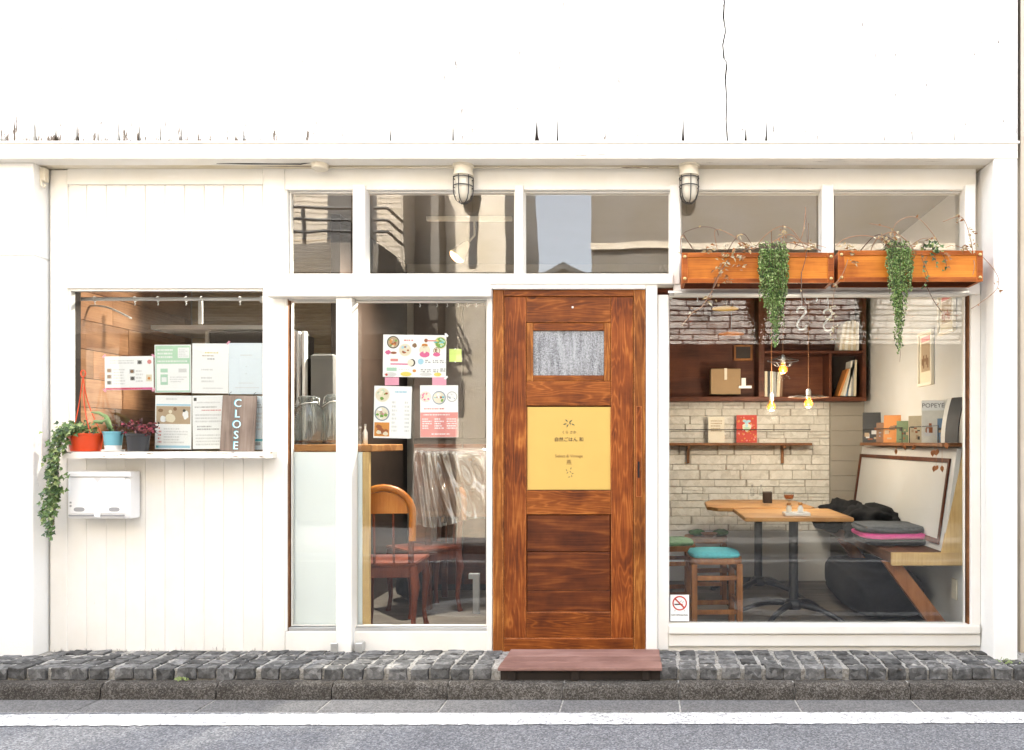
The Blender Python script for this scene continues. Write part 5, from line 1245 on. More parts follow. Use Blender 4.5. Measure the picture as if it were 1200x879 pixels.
for sgx in (-1, 1):
    for sgy in (-1, 1):
        bm = bmesh.new(); x, y = sgx * wv, sgy * (dp - .022)
        tube(bm, [(x, y, sh_ - .001), (x + sgx * .004, y + sgy * .004, sh_ - .06), (x + sgx * .012, y + sgy * .01, sh_ - .12), (x + sgx * .004, y + sgy * .002, .22), (x - sgx * .002, y - sgy * .002, .10), (x + sgx * .006, y + sgy * .006, .03), (x + sgx * .012, y + sgy * .012, 0.0)], [.024, .026, .027, .019, .014, .014, .019], 10); obj('leg', bm, 'chair_red', ch, smooth=50)
yb = -dp + .012
for sgx in (-1, 1):
    bm = bmesh.new(); tube(bm, [(sgx * wv * .92, yb, sh_ + .02), (sgx * wv * .96, yb - .015, sh_ + .20), (sgx * wv * .98, yb - .03, .68)], [.017, .016, .016], 10); obj('back_post', bm, 'chair_red', ch, smooth=50)
bm = bmesh.new(); arc = [(-wv, yb - .03, .62)]
for k in range(15):
    a = math.pi - math.pi * k / 14; arc.append((wv * 1.02 * math.cos(a), yb - .035, .74 + .15 * math.sin(a)))
arc.append((wv, yb - .03, .58)); tube(bm, arc, .021, 10); obj('arched_rail', bm, 'chair_orange', ch, smooth=60)
bm = bmesh.new(); prism(bm, [(-wv * .86, .74), (wv * .86, .74), (wv * .80, .80), (wv * .5, .853), (0, .868), (-wv * .5, .853), (-wv * .80, .80)], yb - .037, yb - .022); obj('top_panel', bm, 'chair_orange', ch)
for dx in (-.055, .055):
    bm = bmesh.new(); tube(bm, [(dx, yb - .028, .74), (dx, yb - .012, sh_ + .02)], .007, 8); obj('spindle', bm, 'chair_red', ch)
c2 = copy_tree(ch); c2.location = (X(497, 1.0), 1.0, 0); c2.rotation_euler = (0, 0, 2.3); c2['label'] = 'second red brown chair standing farther back beside the covered table'
# table with a clear plastic sheet
tb = empty('sideboard_table', (X(530, 1.25), 1.25, 0), 'dark brown table under a clear plastic sheet in the middle of the room', 'table')
tx0, tx1, ty0, ty1, tz = X(492, 1.0), X(590, 1.0), 1.0, 1.5, 1.10
box('top', tx0, tx1, ty0, ty1, tz - .03, tz, 'bookcase_wood', tb, .004)
box('cabinet', tx0 + .02, tx1 - .02, ty0 + .03, ty1, .64, tz - .031, 'shelf_wood', tb, .004)
for x in (tx0 + .03, tx1 - .07):
    for y in (ty0 + .04, ty1 - .04): box('leg', x, x + .04, y - .02, y + .02, 0, .639, 'bookcase_wood', tb, .003)
bm = bmesh.new(); nx, nz = 90, 26; g = []
for i in range(nx + 1):
    u = i / nx; col_ = []
    for j in range(nz + 1):
        v = j / nz; x = tx0 - .03 + (tx1 - tx0 + .06) * u
        if v < .35: y = ty1 - (ty1 - ty0 + .03) * (v / .35); z = tz + .012 + .012 * math.sin(9 * u + 6 * v) * v
        else:
            w = (v - .35) / .65; pl_ = math.sin(u * 52 + 9 * math.sin(u * 4.1) - w * 13.0) * .017 + math.sin(u * 23) * .02
            y = ty0 - .03 - .03 * w + pl_ * min(1, w * 2.2); z = tz + .008 - w * (.50 + .03 * math.sin(u * 7)); x += .05 * w * (u - .3)
        col_.append(bm.verts.new((x, y, z)))
    g.append(col_)
for i in range(nx):
    for j in range(nz): bm.faces.new((g[i][j], g[i + 1][j], g[i + 1][j + 1], g[i][j + 1]))
tag(obj('plastic_sheet', bm, 'plastic_film', None, smooth='all'), 'crumpled clear plastic sheet draped over the brown table', 'plastic sheet')
cb = empty('cupboard', (X(535, 1.8), 1.8, 0), 'tall dark cupboard at the back of the middle room', 'cupboard')
cx0, cx1 = X(484, 1.7), X(600, 1.7)
box('carcass', cx0, cx1, 1.72, 2.13, 0, 2.25, 'dark_wood_box', cb, .004)
for k in range(2): a = cx0 + (cx1 - cx0) * k / 2; box('door', a + .004, a + (cx1 - cx0) / 2 - .004, 1.702, 1.719, 1.18, 2.22, 'dark_wood_box', cb, .004)
for k in range(2): a = cx0 + (cx1 - cx0) * k / 2; box('door', a + .004, a + (cx1 - cx0) / 2 - .004, 1.702, 1.719, .05, 1.14, 'bookcase_wood', cb, .004)
bg_ = empty('rubbish_bag', Q(487, 640, 1.3), 'black bag on the floor behind the arched chair', 'bag')
bm = bmesh.new(); bmesh.ops.create_icosphere(bm, subdivisions=3, radius=.14)
for v in bm.verts: v.co = Vector((v.co.x, v.co.y, v.co.z * .8)) + rvec(.008) + Vector((X(487, 1.35), 1.35, .115))
obj('sack', bm, 'cloth_black', bg_, smooth='all'); bm = bmesh.new(); tube(bm, [(X(487, 1.35), 1.35, .21), (X(489, 1.35), 1.34, .26), (X(486, 1.35), 1.33, .28)], [.03, .015, .03], 8); obj('knot', bm, 'cloth_black', bg_)
sb = empty('table_leg_block', Q(553, 700, .9), 'grey bracket standing on the dark floor behind the middle window', 'bracket')
box('upright', X(554, .9), X(561, .9), .9, .94, .0, .27, 'plastic_grey', sb, .002); box('arm', X(549, .9), X(553.8, .9), .9, .94, .235, .27, 'plastic_grey', sb, .002)

# ---------------------------------------------------------------- dining room on the right
# bookcase on the back wall
bc = empty('bookcase', (X(900, 2.0), 2.0, 1.48), 'dark brown open bookcase hung high on the stone wall', 'bookcase')
yf, yb2 = 1.90, 2.132
bz0, bz1 = Z(470, yf), 2.36; bxl, bxr = 0.45, X(1015.5, yf)
box('bottom', bxl, bxr, yf, yb2, bz0, bz0 + .035, 'bookcase_wood', bc, .002); box('top', bxl, bxr, yf, yb2, bz1, bz1 + .03, 'bookcase_wood', bc, .002)
for px in (889, 1011): a = X(px, yf); box('divider', a, a + .048 if px < 1000 else bxr - .001, yf + .002, yb2, bz0 + .0355, bz1 - .0005, 'bookcase_wood', bc, .002)
box('divider', bxl, bxl + .03, yf + .002, yb2, bz0 + .0355, bz1 - .0005, 'bookcase_wood', bc, .002)
zs = Z(414, yf); d1 = X(889, yf) + .049
box('shelf', d1, X(1011, yf) - .001, yf + .004, yb2, zs, zs + .022, 'bookcase_wood', bc, .002)
box('inner_side', X(972, yf), X(972, yf) + .02, yf + .006, yb2, bz0 + .0355, zs - .0005, 'bookcase_wood', bc, .002)
box('back_board', bxl + .031, d1 - .0505, yb2 - .010, yb2, bz0 + .0355, bz1 - .001, 'bookcase_wood', bc, .001); box('back_board', d1 + .001, X(972, yf) - .001, yb2 - .010, yb2, bz0 + .0355, zs - .0005, 'bookcase_wood', bc, .001); box('back_board', d1 + .001, X(1011, yf) - .001, yb2 - .010, yb2, zs + .0225, bz1 - .001, 'bookcase_wood', bc, .001)
box('back_panel', X(972, yf) + .021, X(1011, yf) - .001, yb2 - .012, yb2, bz0 + .0355, zs - .0005, 'dark_wood_box', bc, .001)
BM = ('book_white', 'book_cream', 'book_black', 'book_red', 'book_orange', 'book_blue', 'book_grey', 'book_green', 'book_brown')
def book(x0, x1, y0, y1, z0, z1, m, label, group, lean=0.0, name='book'):
    t = empty(name, ((x0 + x1) / 2, y0, z0), label, 'book', group, local=True); t.rotation_euler = (0, lean, 0)
    w, d, h = x1 - x0, y1 - y0, z1 - z0
    bm = bmesh.new(); bx(bm, -w / 2, -w / 2 + .0025, 0, d, 0, h); bx(bm, w / 2 - .0025, w / 2, 0, d, 0, h); bx(bm, -w / 2 + .0026, w / 2 - .0026, 0, .003, 0, h); obj('cover', bm, m, t)
    box('pages', -w / 2 + .0027, w / 2 - .0027, .0032, d - .006, .004, h - .004, 'paper_cream', t, 0)
    return t
x = X(893.5, yf) + .01
desc = {'book_white': 'white', 'book_cream': 'cream', 'book_black': 'black', 'book_red': 'red', 'book_orange': 'orange', 'book_blue': 'blue', 'book_grey': 'grey', 'book_green': 'green', 'book_brown': 'brown'}
x = d1 + .003
for i, (m, w, h) in enumerate((('book_cream', .022, .205), ('book_black', .020, .205), ('book_white', .024, .205), ('book_grey', .024, .20), ('book_cream', .026, .20), ('book_brown', .02, .19))):
    book(x, x + w, yf + .02, yf + .19, bz0 + .036, bz0 + .036 + h, m, f'{desc[m]} book, number {i + 1} from the divider, on the bookcase bottom shelf'.replace('number 1', 'first').replace('number 2', 'second').replace('number 3', 'third').replace('number 4', 'fourth').replace('number 5', 'fifth').replace('number 6', 'sixth'), 'books beside the bookcase divider', 0.05 if i > 3 else 0.0); x += w + .001
x = X(984, yf)
ords = ('first', 'second', 'third', 'fourth', 'fifth', 'sixth', 'seventh', 'eighth')
for i, (m, w, h, l) in enumerate((('book_orange', .016, .23, .34), ('book_cream', .016, .24, .33), ('book_white', .020, .26, .30), ('book_blue', .014, .27, .22), ('book_white', .022, .285, .09), ('book_grey', .018, .29, .05), ('book_cream', .020, .29, .02))):
    x += w * (1.0 if i else 0)
    book(x - w / 2, x + w / 2, yf + .02, yf + .18, bz0 + .042, bz0 + .042 + h, m, f'{desc[m]} book, {ords[i]} of the leaning row in the right compartment of the bookcase', 'leaning books in the right compartment', l); x += .003
x = X(984, yf)
for i, (m, w, h, l) in enumerate((('book_white', .020, .22, .16), ('book_cream', .018, .235, .14), ('book_white', .024, .24, .10), ('book_cream', .02, .22, .06), ('book_white', .018, .245, .03), ('book_cream', .022, .24, 0), ('book_white', .02, .23, 0))):
    book(x, x + w, yf + .02, yf + .19, zs + .024, zs + .024 + h, m, f'{desc[m]} book, {ords[i]} of the row on the upper bookcase shelf', 'books on the upper bookcase shelf', l); x += w + .003
cbx = empty('cardboard_box', Q(850, 461, 2.0), 'brown cardboard box standing in the left compartment of the bookcase', 'box')
pbox('carton', 833, 868, 432, 462, 1.95, 2.10, 'cardboard', cbx, .003); pbox('tape', 849, 852, 431.6, 445, 1.948, 2.0, 'paper_cream', cbx, 0)
dsh = empty('paper_stand', Q(874, 455, 1.94), 'small white card stand beside the cardboard box in the bookcase', 'stand')
pbox('base', 866, 881, 452, 455, 1.92, 1.97, 'ceramic_white', dsh, .002); pbox('card', 869, 874, 443, 452, 1.94, 1.944, 'ceramic_white', dsh, 0)
sp = empty('framed_picture', Q(872, 420, 1.95), 'small dark framed picture inside the left compartment of the bookcase', 'picture')
pbox('frame', 860, 882, 404, 422.5, 2.09, 2.12, 'stool_wood', sp, .002); pbox('picture', 862.5, 879.5, 406.5, 420, 2.086, 2.0895, 'dark_wood_box', sp, 0)
# long wall shelf
ws = empty('wall_shelf', Q(868, 520, 2.0), 'long thin brown shelf on two brackets along the stone wall', 'shelf')
zsh = Z(519, 1.98); box('board', .45, X(952, 1.98), 1.98, 2.129, zsh - .022, zsh, 'shelf_wood', ws, .002)
for px in (807.5, 920):
    a = X(px, 1.99); box('bracket', a - .012, a + .012, 2.108, 2.129, zsh - .17, zsh - .0225, 'shelf_wood', ws, .002); box('bracket_arm', a - .010, a + .010, 2.0, 2.1075, zsh - .045, zsh - .0225, 'shelf_wood', ws, .002)
bm = bmesh.new(); tube(bm, [(.45, 2.0, Z(503.5, 2.0)), (X(950, 2.0), 2.0, Z(503.5, 2.0))], .0035, 6); obj('guard_wire', bm, 'iron_black', ws)
s = Sheet('picture_card', 863, 887, 486.5, 518.8, 2.06, 'print_red', 'bright orange red picture card with a blue flower on the wall shelf', 'card', thick=.004)
for i in range(46): s.disc(rnd.uniform(.06, .94), rnd.uniform(.05, .95), rnd.uniform(.03, .06), rnd.choice(('print_orange', 'print_salmon', 'print_red', 'print_orange')), 1 + i * .03, 1, 7, .3)
s.disc(.5, .42, .22, 'print_cream', 4, .8, 14, .1)
for (u, v, m) in ((.5, .28, 'print_sky'), (.4, .22, 'print_sky'), (.6, .22, 'print_sky'), (.5, .38, 'print_sky'), (.42, .48, 'print_mint'), (.58, .48, 'print_mint'), (.5, .55, 'print_cream')): s.disc(u, v, .09, m, 5, .8, 9, .2)
s.done()
s = Sheet('picture_card', 830, 849, 488.5, 518.8, 2.06, 'paper_cream', 'pale cream card with faint writing on the wall shelf', 'card', thick=.004)
s.lines(.15, .12, .85, .6, 5, 'print_tan'); s.done()
# pendant lamps
def pendant(px, py, y, shade, label, power):
    zb_ = Z(py, y); x = X(px, y); t = empty('pendant_lamp', (x, y, ZC), label, 'pendant lamp', 'pendant bulbs in the dining room')
    bm = bmesh.new(); tube(bm, [(x, y, ZC - .001), (x, y, zb_ + .085)], .003, 6); obj('cord', bm, 'shelf_wood', t)
    bm = bmesh.new(); lathe(bm, [(.004, .090), (.012, .085), (.017, .07), (.017, .035), (.014, .03)], (x, y, zb_), 14); obj('socket', bm, 'aluminium', t, smooth=40)
    bm = bmesh.new(); lathe(bm, [(.013, .03), (.018, .018), (.029, -.004), (.030, -.014), (.024, -.030), (.010, -.039), (0, -.041)], (x, y, zb_), 18, cap=False); obj('bulb', bm, 'bulb_glass', t, smooth='all')
    bm = bmesh.new(); lathe(bm, [(.004, .022), (.011, .005), (.013, -.010), (.007, -.022), (0, -.024)], (x, y, zb_), 12, cap=False); obj('filament', bm, 'bulb_glow', t, smooth='all')
    if shade == 'disc':
        bm = bmesh.new(); lathe(bm, [(.02, .055), (.05, .050), (.10, .042), (.132, .034), (.134, .032), (.10, .039), (.05, .047), (.02, .051)], (x, y, zb_), 28, cap=False); obj('shade', bm, 'clear_glass', t, smooth=60)
        bm = bmesh.new(); tube(bm, [(x + .133 * math.cos(a), y + .133 * math.sin(a), zb_ + .033) for a in [6.2832 * k / 28 for k in range(28)]], .0022, 5, closed=True); obj('shade_rim', bm, 'bench_wood', t, smooth='all')
    if shade == 'wire':
        bm = bmesh.new()
        for k in range(8):
            a = 6.2832 * k / 8; c, s2 = math.cos(a), math.sin(a)
            tube(bm, [(x + .018 * c, y + .018 * s2, zb_ + .075), (x + .105 * c, y + .105 * s2, zb_ + .048), (x + .045 * c, y + .045 * s2, zb_ + .012)], .0018, 5)
        for r, dz in ((.105, .048), (.045, .012)): tube(bm, [(x + r * math.cos(a), y + r * math.sin(a), zb_ + dz) for a in [6.2832 * k / 24 for k in range(24)]], .0022, 5, closed=True)
        obj('shade', bm, 'iron_black', t, smooth='all')
    L = bpy.data.lights.new('bulb_light', 'POINT'); L.energy = power; L.color = (1.0, .88, .72); L.shadow_soft_size = .05
    lo = bpy.data.objects.new('bulb_light', L); COL.objects.link(lo); lo.parent = t; lo.location = Vector((x, y, zb_ - .055)) - t.location
PW_ = 1.6
pendant(917.5, 431, 1.0, 'wire', 'pendant bulb in a wire cage shade in front of the bookcase', PW_)
pendant(904, 475, 1.15, None, 'bare glowing pendant bulb without a shade, lowest and leftmost', PW_)
pendant(947.5, 471, 0.95, 'disc', 'glowing pendant bulb under a flat clear glass disc shade', PW_)
for px, py, y, lb in ((850, 361.5, 1.5, 'flat yellow lampshade hanging high before the bookcase, upper one'), (857, 391, 1.7, 'flat orange lampshade hanging before the bookcase, lower one')):
    t = empty('hanging_lampshade', Q(px, py, y), lb, 'lampshade'); c = Q(px, py, y)
    bm = bmesh.new(); lathe(bm, [(.010, .018), (.05, .012), (.098, .001), (.10, -.003), (.05, .006), (.010, .012)], c, 26, cap=False); obj('shade', bm, 'planter_wood' if py > 380 else 'sign_gold', t, smooth=60)
    bm = bmesh.new(); tube(bm, [(c.x, c.y, c.z + .016), (c.x, c.y, ZC - .001)], .002, 5); obj('cord', bm, 'iron_black', t)
# spot on the ceiling behind the transom
t = empty('spot_lamp', Q(537, 285, .8), 'beige clamp spotlight glowing behind the second transom window', 'spotlight')
p0, p1 = Q(549, 284, .8), Q(538, 301, .8)
bm = bmesh.new(); d = (Q(533, 305, .8) - p0).normalized(); d = Vector((d.x, -.10, d.z)).normalized()
tube(bm, [p0, p0 + d * .02, p0 + d * .05, p0 + d * .12], [.014, .024, .030, .056], 18); obj('shade', bm, 'lamp_cream', t, smooth=40)
bm = bmesh.new(); lathe(bm, [(.052, -.004), (.050, .010), (.038, .024), (.018, .032), (0, .034)], (0, 0, 0), 18, cap=False); bmesh.ops.transform(bm, matrix=Matrix.Translation(p0 + d * .118) @ d.to_track_quat('Z', 'Y').to_matrix().to_4x4(), verts=bm.verts); obj('lamp_face', bm, 'spot_glow', t)
bm = bmesh.new(); tube(bm, [p0, Q(556, 276, .8), Q(556, 262, .8), Vector((X(556, .8), .8, ZC - .001))], .007, 7); obj('arm', bm, 'lamp_cream', t, smooth='all')
box('track', X(500, .8), X(600, .8), .785, .815, ZC - .03, ZC - .0015, 'lamp_cream', t, .003)
L = bpy.data.lights.new('spot_light', 'SPOT'); L.energy = 42; L.color = (1, .93, .82); L.spot_size = 2.3; L.spot_blend = .7; L.shadow_soft_size = .05
lo = bpy.data.objects.new('spot_light', L); COL.objects.link(lo); lo.parent = t; lo.location = p0 + d * .165 - t.location; lo.rotation_euler = (-d).to_track_quat('Z', 'Y').to_euler()

# tables
def foot_curve(bm, c, a, R_, z0, h):
    ca, sa = math.cos(a), math.sin(a); pts = []; rs = []
    for k in range(11):
        u = k / 10; r = .02 + (R_ - .02) * u; zz = z0 + h * (1 - u ** 2.2) + .012
        pts.append((c[0] + r * ca, c[1] + r * sa, zz)); rs.append(.024 - .011 * u)
    tube(bm, pts, rs, 8)
    lathe(bm, [(.021, 0), (.024, .004), (.024, .02), (.014, .028)], (c[0] + R_ * ca, c[1] + R_ * sa, z0), 12)
def cafe_table(x0, x1, y0, y1, z, label, cxx, live=False):
    c = (cxx, (y0 + y1) / 2); t = empty('cafe_table', (c[0], c[1], 0), label, 'table', 'pedestal cafe tables')
    bm = bmesh.new()
    if live:
        o_ = [(x0 + .03, y0), (x1 - .04, y0 + .01), (x1, y0 + .07), (x1 - .02, y1 - .10), (x1 - .10, y1), (x0 + .06, y1), (x0 - .02, y1 - .22), (x0 - .04, y0 + .12)]
    else: o_ = [(x0, y0), (x1, y0), (x1, y1), (x0, y1)]
    prism(bm, o_, z - .0245, z, axis='z'); bmesh.ops.bevel(bm, geom=list(bm.edges), offset=.004, segments=2, affect='EDGES'); obj('table_top', bm, 'table_wood', t)
    bm = bmesh.new(); lathe(bm, [(.036, .13), (.030, .15), (.030, z - .05), (.036, z - .045), (.036, z - .0365)], (c[0], c[1], 0), 18); obj('column', bm, 'iron_black', t, smooth=40)
    bm = bmesh.new(); bx(bm, c[0] - .16, c[0] + .16, c[1] - .025, c[1] + .025, z - .036, z - .025); bx(bm, c[0] - .025, c[0] + .025, c[1] - .16, c[1] + .16, z - .0355, z - .025); obj('top_plate', bm, 'iron_black', t)
    bm = bmesh.new(); lathe(bm, [(.05, .085), (.06, .10), (.06, .125), (.045, .145), (.034, .15)], (c[0], c[1], 0), 18); obj('hub', bm, 'iron_black', t, smooth=40)
    for k in range(4):
        bm = bmesh.new(); foot_curve(bm, c, math.pi / 4 + k * math.pi / 2 + .12, .40, 0.0, .105); obj('foot', bm, 'iron_black', t, smooth=50)
cafe_table(X(873, .37), X(1001, .37), .37, 1.00, .70, 'near cafe table with an oak top on a black spider foot pedestal', 1.69)
cafe_table(X(836, 1.14), X(836, 1.14) + .72, 1.10, 1.88, .695, 'far cafe table with an uneven wooden top close to the stone wall', 1.585, True)
tr = empty('condiment_tray', Q(932, 603, .5), 'white tray with two small cork topped condiment jars on the near table', 'tray'); ty_ = .50; xa, xb_ = X(918.5, ty_), X(948, ty_)
box('tray', xa, xb_, ty_ - .05, ty_ + .06, .7005, .722, 'ceramic_white', tr, .004)
for px in (924.5, 938):
    xx = X(px, ty_); bm = bmesh.new(); lathe(bm, [(.016, .7225), (.018, .726), (.018, .748), (.010, .758), (.010, .764)], (xx, ty_, 0), 14); obj('jar', bm, 'ceramic_white' if px > 930 else 'paper_cream', tr, smooth=40)
    bm = bmesh.new(); lathe(bm, [(.013, .7645), (.014, .776), (.008, .782), (0, .782)], (xx, ty_, 0), 12, cap=False); obj('stopper', bm, 'counter_wood', tr, smooth=40)
gl = empty('wine_glass', Q(925, 590, 1.3), 'squat stemmed glass of red candle wax on the far table', 'glass'); c = (X(924.5, 1.3), 1.3, .696)
bm = bmesh.new(); lathe(bm, [(.026, 0), (.026, .004), (.006, .010), (.006, .030), (.030, .050), (.038, .075), (.037, .10)], c, 18); obj('goblet', bm, 'clear_glass', gl, smooth=50)
bm = bmesh.new(); lathe(bm, [(.022, .048), (.034, .06), (.035, .076), (0, .076)], c, 16); obj('wax', bm, 'print_stew', gl, smooth=40)
tag(pbox('candle_cube', 895, 905, 576.5, 590, 1.3, 1.36, 'dark_wood_box', None, .004), 'small dark cube holder on the far table', 'holder')
bottle(881.5, 568, 581, .016, 1.7, 'clear_glass', 'small glass bottle at the back of the far table, left one', name='small_bottle'); bottle(892, 568, 581, .015, 1.72, 'clear_glass', 'small glass bottle at the back of the far table, right one', name='small_bottle')
# stools
def stool(x, y, w, z, m, label, rot=0.0):
    t = empty('stool', (x, y, 0), label, 'stool', 'wooden cushioned stools', local=True, rotz=rot); h = w / 2
    for sx_ in (-1, 1):
        for sy_ in (-1, 1): box('leg', sx_ * (h - .03) - .018, sx_ * (h - .03) + .018, sy_ * (h - .03) - .018, sy_ * (h - .03) + .018, 0, z - .0355, 'stool_wood', t, .003)
    bm = bmesh.new(); prism(bm, [(h * .98 * math.copysign(abs(math.cos(a)) ** .45, math.cos(a)), h * .98 * math.copysign(abs(math.sin(a)) ** .45, math.sin(a))) for a in [6.2832 * k / 32 for k in range(32)]], z - .035, z, axis='z'); bmesh.ops.bevel(bm, geom=[e for e in bm.edges if abs(e.verts[0].co.z - e.verts[1].co.z) < .001], offset=.006, segments=2, affect='EDGES'); obj('seat', bm, 'stool_wood', t)
    for q in (z - .12, .13):
        for sy_ in (-1, 1): box('stretcher', -h + .0485, h - .0485, sy_ * (h - .03) - .009, sy_ * (h - .03) + .009, q - .014, q + .014, 'stool_wood', t, .002)
        for sx_ in (-1, 1): box('stretcher', sx_ * (h - .03) - .009, sx_ * (h - .03) + .009, -h + .0485, h - .0485, q + .03, q + .058, 'stool_wood', t, .002)
    if m:
        bm = bmesh.new(); lathe(bm, [(h * .90, 0), (h * .95, .012), (h * .90, .026), (h * .6, .036), (0, .040)], (0, 0, z), 32, cap=False)
        for v in bm.verts:
            a = math.atan2(v.co.y, v.co.x); k = 1 / max(abs(math.cos(a)), abs(math.sin(a))); v.co.x *= 1 + (k - 1) * .55; v.co.y *= 1 + (k - 1) * .55
        obj('cushion', bm, m, t, smooth='all')
    return t
stool(X(836, .52), .52, .335, .455, 'cushion_teal', 'wooden stool with a turquoise cushion in front of the tables', .06)
stool(X(786, 1.05), 1.05, .33, .455, 'cushion_green', 'wooden stool with a dark green cushion at the left edge of the big window', .1)
stool(X(827, 1.42), 1.42, .32, .46, None, 'plain wooden stool carrying dishes near the stone wall', -.05)
for px, m, lb in ((817, 'cushion_green', 'green folded cloth on the dish stool, left of the brown bowl'), (845, 'cushion_green', 'green folded cloth on the dish stool, right of the brown bowl')):
    bm = bmesh.new(); bmesh.ops.create_icosphere(bm, subdivisions=3, radius=.06)
    for v in bm.verts: v.co = Vector((v.co.x, v.co.y, v.co.z * .42)) + rvec(.003) + Vector((X(px, 1.42), 1.45, .483))
    tag(obj('folded_cloth', bm, m, None, smooth='all'), lb, 'cloth')
bm = bmesh.new(); lathe(bm, [(.03, 0), (.035, .006), (.062, .03), (.058, .03), (.03, .010), (0, .009)], (X(831, 1.36), 1.36, .4605), 20)
tag(obj('bowl', bm, 'ceramic_brown', None, smooth=50), 'reddish brown bowl on the dish stool', 'bowl')

# bench along the right wall
bn = empty('bench', (2.35, 1.1, 0), 'built in wooden bench with a pale plywood end along the right wall', 'bench')
bx0 = X(1045, .15); zt_, zb_ = Z(648, .15), Z(663, .15)
box('seat', bx0, XR - .002, .171, YB - .032, zb_ + .01, zt_, 'bench_wood', bn, .003)
box('end_board', bx0, XR - .002, .150, .1705, zb_, zt_ + .001, 'ply', bn, .002)
bm = bmesh.new(); prism(bm, [(X(1104, .15), zt_ + .0015), (XR - .003, zt_ + .0015), (XR - .003, 1.13), (X(1131, .15), 1.13)], .152, .170); obj('end_panel', bm, 'ply', bn)
# leaning backrest with a dark trim
def lean(y, zz): 
    u = (zz - .52) / .62; x = 2.42 + .025 * (1 - (y - .15) / 2) + .085 * u
    return x
P4 = lambda y, zz, off=0.0: Vector((lean(y, zz) - off, y, zz))
def slab(bm, quad, th):
    n = (quad[1] - quad[0]).cross(quad[2] - quad[0]).normalized()
    if n.x > 0: n = -n
    a = [bm.verts.new(q) for q in quad]; b = [bm.verts.new(q - n * th) for q in quad]
    bm.faces.new(a); bm.faces.new(b[::-1])
    for i in range(4): bm.faces.new((a[i], b[i], b[(i + 1) % 4], a[(i + 1) % 4]))
y0_, y1_ = .16, 1.98; z0_, z1_ = zt_ + .004, 1.12
bm = bmesh.new(); slab(bm, [P4(y0_, z0_), P4(y1_, z0_), P4(y1_, z1_), P4(y0_, z1_)], .028); obj('backrest', bm, 'indoor_white', bn)
for (ya, yb3, za, zb3) in ((y0_ + .06, y1_, 1.035, 1.06), (y0_ + .06, y1_, .56, .59), (y0_ + .06, y0_ + .08, .59, 1.035), (y1_ - .03, y1_, .59, 1.035)):
    bm = bmesh.new(); slab(bm, [P4(ya, za, .012), P4(yb3, za, .012), P4(yb3, zb3, .012), P4(ya, zb3, .012)], .011); obj('trim', bm, 'bookcase_wood', bn)
for yv in (.24, 1.3):
    bm = bmesh.new(); prism(bm, [(bx0 - .02, zb_ + .0085), (bx0 + .075, zb_ + .0085), (XR - .004, .02), (XR - .004, -.0 + .0005), (XR - .10, .0005)], yv, yv + .05); obj('brace', bm, 'brace_wood', bn)
pbox('outlet', 1121, 1127, 671, 695, .3, .31, 'lamp_cream', None, .002) if False else tag(box('wall_outlet', XR - .010, XR - .0005, .24, .31, .23, .35, 'lamp_cream', None, .003), 'cream wall outlet under the bench', 'outlet')
# magazine shelf above the backrest
ms = empty('magazine_shelf', (2.5, 1, 1.13), 'narrow brown shelf with low wire rails holding magazines on the right wall', 'shelf')
zm = Z(519, .15); xm = 2.435
box('board', xm, XR - .002, .150, 1.80, zm - .022, zm, 'shelf_wood', ms, .002); box('end_cap', X(1128, .149), XR - .003, .140, .1495, zm - .025, zm + .002, 'ply', ms, .001)
for ya, yb3 in ((.22, .70), (.84, 1.72)):
    bm = bmesh.new(); tube(bm, [(xm + .006, ya, zm), (xm + .006, ya, zm + .10), (xm + .006, yb3, zm + .10), (xm + .006, yb3, zm)], .003, 6); obj('guard_rail', bm, 'iron_black', ms)
box('end_block', xm + .02, XR - .004, 1.775, 1.798, zm + .0005, zm + .20, 'shelf_wood', ms, .002)
def mag(px, w, h, m, label, band=None, rot=-.75, lean_=.06, title=None):
    s0 = (px - 755) / 1.775; y = S0 * D / s0 - D
    w *= .9; h *= .9 if title is None else 1.0
    t = empty('magazine', (2.50, y, zm + .001), label, 'magazine', 'magazines on the wall shelf', local=True); t.rotation_euler = (-lean_, 0, rot)
    box('cover', -w / 2, w / 2, 0, .006, 0, h, m, t, .0005)
    bm = bmesh.new()
    for i in range(7):
        a, b3 = rnd.uniform(-.44, .2) * w, rnd.uniform(.08, .55) * h; q = rnd.uniform(.08, .3) * w; r = rnd.uniform(.04, .16) * h
        f = bm.faces.new([bm.verts.new(v) for v in ((a, -.0006 - i * .0002, b3), (min(a + q, w * .45), -.0006 - i * .0002, b3), (min(a + q, w * .45), -.0006 - i * .0002, b3 + r), (a, -.0006 - i * .0002, b3 + r))]); f.material_index = i % 3
    obj('print', bm, rnd.sample(['print_tan', 'print_cream', 'print_stew', 'print_bluegrey', 'print_brown', 'print_light', 'print_dark'], 3), t)
    if title:
        box('title_band', -w / 2 + .001, w / 2 - .001, -.0012, -.0004, h * .76, h - .002, 'print_white', t, 0)
        text('title', title, 0, -.002, h * .83, .038, 'print_dark', t)
mag(1023, .16, .26, 'book_black', 'tall black magazine at the far left end of the wall shelf', rot=-.35)
mag(1035, .10, .165, 'book_brown', 'small brown paperback right of the tall black magazine', rot=-.5)
mag(1046, .13, .22, 'book_orange', 'tilted orange book between two brown paperbacks on the wall shelf', rot=-.5, lean_=.12)
mag(1060, .11, .165, 'book_green', 'short dark green paperback in the middle of the wall shelf', rot=-.6)
mag(1074, .10, .195, 'book_cream', 'cream book with orange spots left of the titled magazine', rot=-.4)
mag(1095, .15, .26, 'book_white', 'white magazine with bold black title on the wall shelf', rot=-.25, title='POPEYE')
mag(1107, .08, .16, 'book_blue', 'small blue book standing before the titled magazine', rot=-.5)
